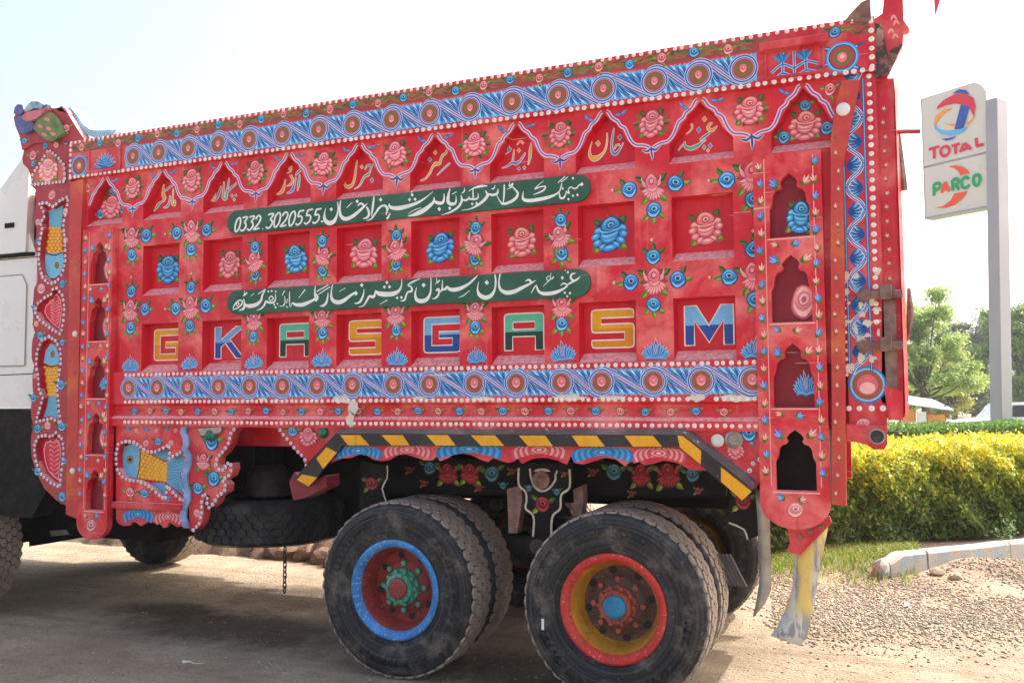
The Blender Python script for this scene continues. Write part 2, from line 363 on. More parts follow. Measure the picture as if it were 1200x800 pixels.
def m_spray(P):
    R = random.Random(4)
    for sx in (-1, 1):
        for k in range(7):
            a = math.pi/2-sx*(.75+.32*k+R.uniform(-.08, .08)); L = R.uniform(.42, .62); P.poly(leafpts(.75*math.cos(a), .8*math.sin(a), L, .1, a+R.uniform(-.2, .2)), (K['grd'], K['gr'], C('84804a'))[k % 3])
            P.stroke([(.7*math.cos(a+.12), .75*math.sin(a+.12), .04), (1.2*math.cos(a+.16), 1.2*math.sin(a+.16), .01)], C('8a7040'))
PINK = (K['pkd'], K['pk'], K['pkl'], C('c23e50')); BLUE = (K['bld'], K['bl'], K['bll'], C('165592')); RED = (C('3c0a10'), C('96202a'), C('b8444a'), C('5c1018'))
TEAL = (C('16363f'), C('326f84'), C('5c9aac'), C('1e4a54')); FADE = (C('c8606a'), C('eb9a98'), C('f8c8c0'), C('d6747c'))
MOT = {}
def motif(key, fn, *a, **k):
    P = Paint(); fn(P, *a, **k); MOT[key] = []; v0 = list(P.v); c0 = list(P.c); R = random.Random(len(MOT))
    for q in range(4):                                                   # no two brushed quite alike
        a1, a2, a3, a4 = [R.uniform(0, 6.3) for _ in range(4)]; s1 = R.uniform(.93, 1.07); g = R.uniform(.86, 1.1); hs = [R.uniform(.93, 1.07) for _ in range(3)]
        P.v = [((x+.045*math.sin(2.3*z+a1)+.02*math.sin(5*z+a2))*s1, y, z+.045*math.sin(2.1*x+a3)+.02*math.sin(6*x+a4)) for x, y, z in v0]
        P.c = [tuple(min(1, u*g*h*R.uniform(.9, 1.08)) for u, h in zip(cc, hs)) for cc in c0]
        MOT[key].append(P.mesh('painted_'+key, M['dull'] if key.startswith('d_') else None))
motif('rose_pink', m_rose, PINK); motif('rose_blue', m_rose, BLUE); motif('rose_bare', m_rose, PINK, False); motif('rose_faded', m_rose, FADE)
motif('bluerose', m_small, BLUE, (.3, 2.8)); motif('bluerose_up', m_small, BLUE, (math.pi/2, .6, 2.5)); motif('bluerose_dn', m_small, BLUE, (-math.pi/2, -.7, -2.4))
motif('bluerose_l', m_small, BLUE, (math.pi, 2.2)); motif('bluerose_r', m_small, BLUE, (0, .9)); motif('pinkrose', m_small, PINK, (.3, 2.9, -1.4)); motif('pinkplain', m_small, FADE, ())
motif('mum', m_mum, PINK, (.5, 2.6, -.8, -2.3)); motif('lotus', m_lotus); motif('bud_pink', m_bud); motif('bud_blue', m_bud, True)
motif('leafpair', m_leafpair); motif('spray', m_spray); motif('tulip', m_tulip)
motif('d_red', m_mum, RED, (.5, 2.6, -.8, -2.3)); motif('d_teal', m_small, TEAL, (.5, 2.7)); motif('d_redsmall', m_small, RED, (.4, -2.4, 2.5))
NAME = dict(rose_pink='painted_rose', rose_blue='painted_rose', rose_bare='painted_rose', rose_faded='painted_rose', mum='painted_rose', lotus='painted_lotus', bud_pink='painted_bud', bud_blue='painted_bud',
            leafpair='painted_leaves', spray='painted_leaves', tulip='painted_tulip', d_red='painted_rose', d_teal='painted_flower', d_redsmall='painted_flower')
def put(key, x, y, z, sx, sz=None, parent=None, rot=0):
    k = random.uniform(.93, 1.07); o = link(NAME.get(key, 'painted_flower'), random.choice(MOT[key]), parent, (x+random.gauss(0, .0025), y, z+random.gauss(0, .0025)), (sx*k, 1, (sz or sx)*k))
    o.rotation_euler = (0, rot+random.gauss(0, .07), 0)
    return o
def putpx(key, u, v, y, ru, parent, rv=None, rot=0):
    """ru, rv: half sizes in photograph pixels"""
    x, z = W(u, v, y); x1, _ = W(u+ru, v, y); _, z1 = W(u, v-(rv or ru), y)
    return put(key, x, y-.0012, z, abs(x1-x), abs(z1-z), parent, rot)
def beads(name, path, y, parent, r=.0125, gap=.036, pal=('f4d8d0', 'f6cfc8', 'fdf2ec'), closed=False, skip=(), rz=None):
    """raised dots along a polyline in (x,z)"""
    v = []; f = []; cs = []; c0, c1, c2 = [C(h) for h in pal]
    pts = list(path)+([path[0]] if closed else []); seg = [math.hypot(pts[i+1][0]-pts[i][0], pts[i+1][1]-pts[i][1]) for i in range(len(pts)-1)]; T = sum(seg); n = max(2, int(T/gap))
    for k in range(n+(0 if closed else 1)):
        d = T*k/n+random.uniform(-.1, .1)*gap; d = min(max(d, 0), T); i = 0
        while i < len(seg)-1 and d > seg[i]: d -= seg[i]; i += 1
        t = d/seg[i] if seg[i] else 0; x = pts[i][0]+t*(pts[i+1][0]-pts[i][0]); z = pts[i][1]+t*(pts[i+1][1]-pts[i][1])
        if any(a < x < b for a, b in skip): continue
        b = len(v); q = r*random.uniform(.88, 1.1); N = 8; jz = random.uniform(-.08, .08)*r
        for rr, yy in ((1, 0), (.82, -.35), (.42, -.5)):
            for j in range(N): th = 2*math.pi*j/N; v.append((x+q*rr*math.cos(th), y+q*yy, z+jz+q*rr*math.sin(th)))
        for s in range(2):
            for j in range(N): f.append((b+s*N+j, b+s*N+(j+1) % N, b+(s+1)*N+(j+1) % N, b+(s+1)*N+j)); cs.append(c0 if s == 0 else c2)
        f.append(tuple(b+2*N+j for j in range(N))); cs.append(c1)
    o = link(name, mesh(name, v, f, M['paint'], None, False, cs), parent); o['kind'] = 'stuff'
    return o
# ================================================================ THE TRUCK
TL = (-2.6, 1.2, 0)
truck = empty('decorated_truck', TL)
tag(truck, 'red hand painted dump truck covered in flowers, fish and lettering', 'truck')
PITCH = .5122; CX = [-4.975+PITCH*i for i in range(10)]          # columns of recessed panels, 0 and 9 lie behind the pillars
CX[9] = -.37; HW = .157
DEP = .064
def arch_half():
    return [(.164, -.31), (.164, -.206), (.146, -.184), (.128, -.166), (.11, -.142), (.1, -.12), (.09, -.1), (.069, -.078), (.072, -.066), (.048, -.05), (.023, -.027), (.01, -.012)]
def arch(cx, zt=3.12, k=1.0):
    h = arch_half(); return [(cx+x*k, zt+z) for x, z in h]+[(cx, zt)]+[(cx-x*k, zt+z) for x, z in h[::-1]]
def rect(x0, x1, z0, z1): return [(x0, z0), (x1, z0), (x1, z1), (x0, z1)]
holes = []; cells = []
for i in range(1, 9):
    for z0, z1 in ((1.79, 2.11), (2.30, 2.635)):
        q = rect(CX[i]-HW, CX[i]+HW, z0, z1); holes.append(q); cells.append(('cell', i, q))
for i in range(10):
    q = arch(CX[i], k=1.0 if i < 9 else .96); holes.append(q); cells.append(('arch', i, q))
side = plate('side_panel', rect(-5.25, -.062, 1.76, 3.16), holes, 0, .03, M['red'], truck)
for kind, i, q in cells:                                          # trays: straight head and jambs, a sill that slopes outwards
    cx = sum(p[0] for p in q)/len(q); zb = min(p[1] for p in q); zt = max(p[1] for p in q)
    back = [(cx+(x-cx)*.955, (zb+.05 if z < zb+.02 else z-.005)) for x, z in q]
    n = len(q); v = [(x, .0301, z) for x, z in q]+[(x, .0301+DEP*.7, z) for x, z in back]
    v = [(x, .001, z) for x, z in q]+[(x, DEP, z) for x, z in back]
    f = [(k, (k+1) % n, n+(k+1) % n, n+k) for k in range(n)]
    me = mesh('recessed_panel', v, f+[tuple(range(n, 2*n))], [M['redd']])
    bm = bmesh.new(); bm.from_mesh(me); bmesh.ops.recalc_face_normals(bm, faces=bm.faces)
    bk = max(bm.faces, key=lambda g: g.calc_area())
    if bk.normal.y > 0: bmesh.ops.reverse_faces(bm, faces=bm.faces)
    bm.to_mesh(me); bm.free()
    link('recessed_panel', me, side)
# --- painted outline of the arches, one per arch
for i in range(10):
    P = Paint(); k = 1 if i < 9 else .96
    hl = [(.012, .012), (.023, .006), (.044, -.027), (.074, -.05), (.087, -.073), (.113, -.093), (.128, -.129), (.146, -.165), (.172, -.188), (.208, -.194), (.238, -.206), (.256, -.222)]
    for w, c in ((.021, C('f0c8d6')), (.0065, C('4a55aa'))):
        for sx in (-1, 1):
            h = hl
            if (i == 0 and sx < 0) or (i == 9 and sx > 0): h = [q for q in hl if q[0] < .15]
            P.stroke([(CX[i]+sx*x*k, 3.12+z) for x, z in h], c, 1.5 if w > .01 else 3.5, w)
    P.build('arch_outline', side)
RX = [(CX[i]+CX[i+1])/2 for i in range(9)]
for i, x in enumerate(RX):
    put('tulip', x, -.0015, 2.9, .062, .068, side)
    put('spray', x, -.0004, 3.04, .082, .07, side); put('rose_pink', x, -.003, 3.042, .08, .084, side)
    put('leafpair', x-.165, -.001, 3.105, .042, .038, side, -.4); put('leafpair', x+.165, -.001, 3.105, .042, .038, side, .5)
put('pinkrose', -.245, -.001, 3.09, .03, .035, side); put('pinkrose', -5.13, -.001, 3.08, .03, .035, side)
# --- roses in the trays, flowers on the ribs
for i in range(1, 9): put('rose_blue' if i % 2 else 'rose_pink', CX[i]+.004, DEP-.0015, 2.478, .1, .098, side)
for i in (0, 9):
    put('rose_pink', CX[i], DEP-.0015, 2.95, .09, .085, side); put('bluerose', CX[i], DEP-.0015, 3.05, .03, .03, side)
    put('bluerose_l', CX[i]-.105, DEP-.0015, 2.9, .033, .035, side); put('bluerose_r', CX[i]+.1, DEP-.0015, 2.92, .033, .035, side)
def cluster(x, z, top, left=True, right=True):
    put('spray', x, -.0004, z, .062, .066, side); put('mum', x, -.003, z, .082, .088, side)
    if left: put('bluerose_l', x-.125, -.001, z-.005, .046, .046, side); put('bud_pink', x-.215, -.001, z, .022, .02, side, -1.5)
    if right: put('bluerose_r', x+.125, -.001, z, .046, .046, side)
    put('bluerose_dn', x, -.001, z-.123, .042, .042, side)
    if top: put('bluerose_up', x, -.001, z+.128, .043, .043, side); put('bud_pink', x, -.001, z+.215, .02, .022, side)
for i, x in enumerate(RX):
    put('lotus', x, -.001, 1.835, .066, .07, side)
    if i in (0, 1, 7, 8):
        cluster(x, 2.702, False, i in (1, 7, 8), i != 8); cluster(x, 2.205, True, i in (1, 7, 8), i != 8)
    else:
        put('bluerose_up', x, -.001, 2.562, .039, .04, side); put('spray', x, -.0004, 2.472, .05, .055, side); put('mum', x, -.003, 2.472, .074, .07, side, .5 if i % 2 else -.4); put('bluerose_dn', x, -.001, 2.385, .039, .04, side)
        put('mum', x, -.001, 2.092, .072, .07, side); put('bluerose_dn', x, -.001, 2.0, .036, .038, side)
# --- block letters
def rbar(P, pts, ctop, cbot, zm, l):
    def clip(p, keep):
        o = []
        for a, b in zip(p, p[1:]+p[:1]):
            ia, ib = keep(a[1]), keep(b[1])
            if ia: o.append(a)
            if ia != ib: t = (zm-a[1])/(b[1]-a[1]); o.append((a[0]+t*(b[0]-a[0]), zm))
        return o
    for c, fn in ((ctop, lambda z: z >= zm), (cbot, lambda z: z < zm)):
        q = clip(pts, fn)
        if len(q) > 2: P.poly(q, c, l)
def rounded(o, r, cut):
    out = []
    for i, p in enumerate(o):
        if i in cut:
            a, b = o[i-1], o[(i+1) % len(o)]
            for q, t in ((a, 1), (b, 1)):
                L = math.hypot(q[0]-p[0], q[1]-p[1]); out.append((p[0]+(q[0]-p[0])/L*r, p[1]+(q[1]-p[1])/L*r))
            mid = ((out[-2][0]+out[-1][0]+p[0]*2)/4, (out[-2][1]+out[-1][1]+p[1]*2)/4); out.insert(-1, mid)
        else: out.append(p)
    return out
T = .235
LET = {
 'S': ([rect(0, 1, .77, 1), rect(0, T, .54, .77), rect(0, 1, .39, .61), rect(1-T, 1, .2, .45), rect(0, 1, 0, .21)],
       [(0, 1), (1, 1), (1, .78), (.23, .78), (.23, .62), (1, .62), (1, 0), (0, 0), (0, .2), (.78, .2), (.78, .4), (0, .4)], (0, 1, 5, 6, 7, 11)),
 'G': ([rect(0, 1, .79, 1), rect(0, T, 0, 1), rect(0, 1, 0, .21), rect(1-T, 1, .1, .58), rect(.42, 1, .4, .58)],
       [(0, 1), (1, 1), (1, .8), (.22, .8), (.22, .2), (.79, .2), (.79, .4), (.42, .4), (.42, .59), (1, .59), (1, 0), (0, 0)], (0, 10, 11)),
 'A': ([rect(0, .22, 0, 1), rect(.78, 1, 0, 1), rect(.1, .9, .78, 1), rect(.1, .9, .36, .55)],
       [(0, 0), (0, 1), (1, 1), (1, 0), (.79, 0), (.79, .37), (.21, .37), (.21, 0)], (1, 2)),
 'K': ([rect(0, .22, 0, 1), [(.2, .3), (.2, .6), (.72, 1), (1, 1), (.5, .6)], [(.36, .5), (.52, .62), (1, 0), (.74, 0)]],
       [(0, 0), (0, 1), (.22, 1), (.22, .6), (.72, 1), (1.02, 1), (.52, .6), (1, 0), (.73, 0), (.36, .48), (.22, .36), (.22, 0)], ()),
 'M': ([rect(0, .2, 0, 1), rect(.8, 1, 0, 1), [(0, 1), (.25, 1), (.6, .35), (.5, .08), (.4, .3)], [(1, 1), (.75, 1), (.4, .35), (.5, .08), (.6, .3)]],
       [(0, 0), (0, 1), (.25, 1), (.5, .48), (.75, 1), (1, 1), (1, 0), (.8, 0), (.8, .62), (.5, .06), (.2, .62), (.2, 0)], ()),
}
GOLD = (C('e9ab1e'), C('e08f17')); AQUA = (C('5cc3a2'), C('1f4437')); BLU2 = (C('78bdea'), C('27509e')); 
for ch, i, pal in (('G', 1, GOLD), ('K', 2, (C('74aae2'), C('2b4f9f'))), ('A', 3, AQUA), ('S', 4, GOLD), ('G', 5, BLU2), ('A', 6, AQUA), ('S', 7, GOLD), ('M', 8, BLU2)):
    bars, outl, cut = LET[ch]; w, h = .235, .205; x0, z0 = CX[i]-w/2+.012, 1.868
    if ch == 'M': w = .25; x0 = CX[i]-w/2+.012
    mp = lambda p: (x0+p[0]*w, z0+p[1]*h)
    P = Paint(); o2 = rounded(outl, .09, cut) if cut else outl
    fills = [[mp(p) for p in (rounded(b, .09, [k for k, p in enumerate(b) if p in ((0, 0), (1, 0), (0, 1), (1, 1)) and p in [outl[c] for c in cut]]) if cut else b)] for b in bars]
    for k, b in enumerate(fills): rbar(P, b, pal[0], pal[1], z0+h*.5, 2+k*.8)
    P.stroke([mp(p) for p in o2], C('f3e9df'), 8, .0075, 1, None, True)
    if ch == 'A': P.stroke([mp(p) for p in rect(.22, .78, .57, .77)], C('f3e9df'), 8, .0065, 1, None, True)
    P.build('painted_letter', side, (0, DEP-.001, 0))
# --- green name boards with white hand lettering
def board(z0, z1, x0, x1):
    r = (z1-z0)/2; zc = (z0+z1)/2
    pts = ell(x0+r, zc, r, r, 0, 12, math.pi/2, 1.5*math.pi)+ell(x1-r, zc, r, r, 0, 12, -math.pi/2, math.pi/2)
    return MB().prism(pts, -.02, .012).build('name_board', M['green'], truck, bevel=.004)
b1 = board(2.655, 2.803, -3.9, -1.468); b2 = board(2.14, 2.292, -3.893, -1.474)
YB = -.0205
def script(crops, sc, y, cols, name, parent, wk=1.0, label=None):
    """crops: (u0, v0, scale, strokes, dots) traced at high zoom"""
    P = Paint()
    for u0, v0, k, strokes, dots in crops:
        mp = lambda a, b: W(u0+a/k, v0+b/k, y)
        for layer, (c, grow) in enumerate(cols):
            for n, s in enumerate(strokes):
                cc = c[n % len(c)] if isinstance(c, list) else c
                P.stroke([(a, b, max(w*wk+grow, 2)) for a, b, w in s], cc, 1+layer*3+(n % 7)*.3, None, 5, mp)
            for n, d in enumerate(dots):
                cc = c[n % len(c)] if isinstance(c, list) else c
                P.dot(d[0], d[1], d[2]+grow*.5, cc, 3+layer*3, mp)
    return P.build(name, parent, (0, y, 0), label=label)
def digit(ch, cx, cy, w, h):
    D = {'0': [[(.5, 0), (.15, .2), (.02, .6), (.2, .97), (.5, 1), (.85, .75), (.95, .35), (.78, .05), (.5, 0)]],
         '3': [[(.1, .06), (.5, 0), (.95, .04), (.55, .4)], [(.5, .42), (.85, .5), (.92, .75), (.6, .97), (.3, 1), (.02, .88)]],
         '2': [[(.1, .25), (.3, .04), (.65, 0), (.9, .2), (.75, .5), (.35, .78), (.02, .98), (.5, .97), (.95, .92)]],
         '5': [[(1, 0), (.6, .03), (.3, .06), (.2, .42), (.6, .4), (.85, .55), (.8, .8), (.5, .98), (.2, 1), (.02, .88)]]}[ch]
    return [[(cx+(x-.5)*w+(.5-y)*h*.16, cy+(y-.5)*h-(x-.5)*w*.1, 17) for x, y in s] for s in D]
num = []
for ch, cx, cy, w, h in (('0', 108, 432, 60, 160), ('3', 178, 424, 66, 160), ('3', 260, 415, 68, 160), ('2', 340, 408, 70, 160), ('3', 482, 390, 74, 165), ('0', 570, 375, 72, 165), ('2', 655, 370, 76, 165), ('0', 745, 360, 70, 165), ('5', 835, 350, 76, 165), ('5', 935, 338, 80, 165), ('5', 1035, 330, 80, 165)):
    num += digit(ch, cx, cy, w, h)
num.append([(1080, 398, 16), (1108, 394, 16)])
crA = (268, 220, 10, num, [(398, 482, 10)])
crB = (375, 215, 10, [
 [(70, 285, 4), (52, 360, 16), (60, 430, 38), (110, 465, 46), (165, 440, 38), (200, 370, 18), (213, 290, 14), (205, 215, 9)],
 [(243, 200, 11), (232, 290, 18), (242, 375, 30), (290, 415, 40), (360, 398, 36), (440, 340, 30), (500, 285, 22), (558, 233, 5)], [(440, 268, 6), (470, 238, 20), (500, 243, 22), (515, 268, 16)], [(310, 290, 4), (345, 255, 10), (378, 222, 4)],
 [(545, 275, 18), (570, 320, 24), (573, 370, 24), (545, 403, 20), (505, 412, 8)], [(635, 150, 11), (622, 250, 23), (612, 330, 18), (605, 388, 5)], [(690, 142, 8), (706, 132, 6)],
 [(542, 438, 6), (600, 415, 14), (650, 350, 18), (690, 290, 22), (730, 262, 20), (770, 265, 24), (788, 300, 24), (775, 372, 7)], [(825, 345, 9), (805, 385, 18), (785, 418, 22)],
 [(815, 235, 8), (812, 262, 22), (845, 285, 36), (920, 290, 44), (1010, 272, 40), (1090, 247, 32), (1160, 217, 26), (1235, 170, 14), (1325, 95, 4)], [(800, 290, 20), (785, 330, 12), (775, 370, 5)],
 [(1035, 355, 4), (1110, 310, 9), (1190, 282, 6)]], [(132, 303, 25), (437, 210, 24), (712, 190, 25), (1080, 135, 23), (1050, 190, 23), (1115, 185, 23), (1075, 100, 12)])
crC = (480, 205, 10, [
 [(-20, 482, 8), (40, 470, 26), (100, 448, 44), (170, 412, 44), (240, 358, 34), (283, 310, 24), (288, 262, 8)], [(285, 308, 18), (330, 328, 34), (380, 328, 30), (403, 290, 20), (405, 218, 7)],
 [(475, 158, 9), (455, 240, 26), (452, 315, 34), (490, 342, 36), (538, 328, 24), (545, 270, 9), (540, 235, 4)], [(498, 228, 8), (525, 212, 10), (552, 198, 7)],
 [(370, 470, 6), (470, 440, 16), (560, 385, 22), (602, 330, 24), (612, 280, 20), (600, 238, 9)], [(612, 290, 18), (660, 298, 20), (692, 275, 16), (700, 252, 8)], [(700, 280, 16), (740, 285, 20), (780, 283, 20), (805, 258, 14), (800, 213, 4)],
 [(642, 150, 6), (642, 190, 14), (612, 215, 8)], [(690, 192, 6), (760, 152, 16), (840, 132, 25), (912, 128, 9)], [(742, 158, 8), (745, 270, 18)],
 [(610, 415, 5), (720, 395, 12), (820, 340, 26), (888, 280, 30), (913, 235, 26), (888, 183, 9)], [(915, 225, 20), (980, 235, 26), (1028, 215, 24), (1036, 163, 6)], [(960, 165, 8), (985, 160, 15), (1006, 118, 4)]],
 [(348, 400, 26), (470, 390, 24), (735, 340, 20), (785, 335, 20)])
crD = (580, 195, 10, [
 [(20, 335, 6), (60, 408, 14), (100, 440, 24), (190, 412, 29), (250, 365, 27), (268, 315, 22), (240, 275, 18), (200, 235, 8)], [(110, 212, 14), (108, 320, 19), (97, 435, 8)], [(176, 183, 6), (168, 235, 14), (212, 200, 14), (190, 245, 12), (140, 272, 5)],
 [(335, 293, 5), (325, 360, 20), (345, 392, 32), (410, 402, 36), (500, 390, 36), (600, 370, 34), (700, 335, 22), (755, 293, 12), (775, 240, 13), (785, 200, 7)], [(740, 192, 10), (822, 118, 11)], [(775, 188, 9), (857, 123, 9)],
 [(570, 170, 5), (510, 220, 9), (468, 266, 13), (530, 242, 13), (592, 236, 15), (570, 280, 17), (510, 310, 14), (448, 332, 5)],
 [(752, 300, 8), (765, 365, 20), (800, 372, 20), (828, 330, 13), (838, 288, 10)], [(832, 290, 10), (870, 318, 16), (860, 270, 11), (892, 242, 11), (930, 262, 15), (962, 250, 15), (978, 226, 10), (1020, 208, 22)]],
 [(795, 260, 17), (862, 385, 19), (915, 345, 19), (967, 335, 19), (915, 140, 18), (1018, 210, 26)])
crE = (268, 320, 10, [
 [(45, 428, 8), (100, 410, 13), (150, 368, 16), (158, 325, 15), (120, 320, 13), (75, 362, 13), (52, 412, 8)], [(90, 388, 6), (100, 345, 10), (122, 358, 10), (102, 386, 6)],
 [(120, 436, 8), (170, 418, 24), (186, 370, 20), (176, 300, 8)], [(186, 205, 5), (186, 258, 13), (216, 225, 13), (168, 272, 8)], [(184, 370, 22), (240, 385, 40), (320, 370, 38), (378, 320, 24), (395, 260, 18), (432, 190, 8)], [(343, 247, 9), (432, 188, 13)], [(258, 270, 5), (300, 235, 7)],
 [(330, 436, 6), (380, 415, 15), (420, 370, 18), (436, 330, 18), (472, 345, 22), (530, 340, 18), (550, 290, 13), (545, 240, 6)], [(468, 302, 10), (500, 268, 12), (522, 300, 12), (490, 322, 10), (470, 302, 9)],
 [(590, 388, 5), (640, 380, 12), (660, 340, 12), (655, 270, 7)], [(640, 235, 6), (655, 205, 10), (628, 262, 6)], [(670, 390, 10), (695, 402, 12)], [(715, 218, 7), (712, 310, 13), (716, 392, 6)], [(680, 352, 9), (690, 300, 7)],
 [(725, 402, 5), (745, 352, 13), (790, 370, 32), (860, 370, 40), (930, 345, 33), (1000, 310, 22), (1025, 290, 18)], [(1015, 148, 7), (1010, 240, 17), (1020, 312, 22)], [(1020, 330, 20), (1044, 282, 18), (1020, 242, 14)],
 [(1030, 216, 11), (1168, 138, 11)], [(1050, 250, 9), (1188, 160, 11)], [(820, 292, 5), (868, 230, 9), (896, 190, 12)], [(1070, 386, 8), (1120, 374, 25), (1153, 320, 20), (1166, 228, 7)]],
 [(465, 215, 16), (505, 210, 16), (552, 215, 14), (550, 400, 17), (535, 368, 14), (572, 360, 14)])
crF = (375, 315, 10, [
 [(147, 183, 11), (132, 280, 15), (142, 355, 32), (200, 392, 44), (270, 375, 40), (340, 325, 28), (400, 285, 22), (430, 270, 16)], [(225, 266, 5), (300, 224, 9)],
 [(400, 406, 6), (460, 393, 21), (495, 340, 21), (513, 280, 13), (515, 235, 5)], [(450, 446, 5), (510, 430, 13), (550, 370, 19), (580, 322, 23), (625, 328, 30), (645, 290, 17), (650, 250, 7)],
 [(648, 252, 10), (690, 288, 44), (780, 298, 50), (870, 288, 44), (930, 250, 25), (955, 190, 13), (958, 122, 7)], [(700, 415, 4), (792, 364, 11)],
 [(940, 376, 6), (990, 365, 19), (1010, 310, 17), (1030, 272, 17), (1075, 260, 22), (1070, 212, 16), (1032, 192, 12), (1090, 150, 17), (1172, 118, 8)]],
 [(420, 285, 30), (490, 190, 26), (785, 160, 23), (755, 212, 23), (815, 210, 23), (905, 340, 21), (955, 335, 21)])
crG = (480, 310, 10, [
 [(85, 263, 5), (66, 340, 17), (82, 408, 35), (140, 428, 44), (205, 403, 35), (243, 330, 19), (250, 240, 13), (250, 148, 7)], [(265, 402, 6), (310, 388, 19), (343, 340, 19), (338, 290, 28), (308, 305, 14)], [(315, 155, 5), (325, 212, 13), (352, 180, 12), (298, 232, 7)],
 [(350, 322, 12), (380, 290, 17), (385, 183, 7)], [(380, 292, 18), (420, 285, 25), (440, 255, 15), (470, 288, 35), (540, 293, 42), (620, 268, 35), (700, 220, 23), (760, 165, 17), (802, 122, 5)], [(570, 385, 5), (620, 370, 9), (660, 340, 9), (706, 304, 6)],
 [(810, 198, 5), (797, 290, 17), (822, 355, 38), (890, 388, 44), (960, 358, 37), (998, 290, 19), (1010, 200, 18), (1000, 113, 12)]], [(165, 240, 29), (905, 210, 31)])
crH = (580, 305, 10, [
 [(62, 155, 13), (47, 250, 15), (62, 335, 27), (130, 378, 42), (220, 368, 42), (300, 330, 35), (380, 290, 25), (440, 257, 15), (482, 233, 4)], [(355, 247, 5), (395, 227, 21), (420, 247, 21), (432, 267, 10)],
 [(425, 387, 6), (460, 322, 13), (490, 283, 6)], [(488, 300, 12), (510, 358, 23), (560, 388, 35), (650, 388, 38), (730, 368, 33), (800, 335, 21), (852, 300, 13)], [(565, 306, 5), (620, 250, 9), (650, 222, 9), (640, 182, 8), (605, 208, 9), (622, 236, 8), (652, 222, 8), (690, 192, 10), (668, 222, 7)], [(660, 145, 5), (650, 185, 7)],
 [(770, 297, 5), (802, 270, 15), (848, 287, 14), (825, 312, 10)], [(850, 286, 13), (910, 250, 22), (960, 225, 19), (1002, 188, 4)], [(945, 153, 9), (905, 160, 19), (887, 205, 21), (920, 238, 22)]], [(855, 140, 19), (790, 205, 23), (820, 380, 19), (880, 385, 19), (848, 422, 17), (825, 118, 9)])
WHT = C('ebeee8')
script([crA, crB, crC, crD], 10, YB, [(WHT, 0)], 'lettering', b1, 1.15); script([crE, crF, crG, crH], 10, YB, [(WHT, 0)], 'lettering', b2, 1.15)
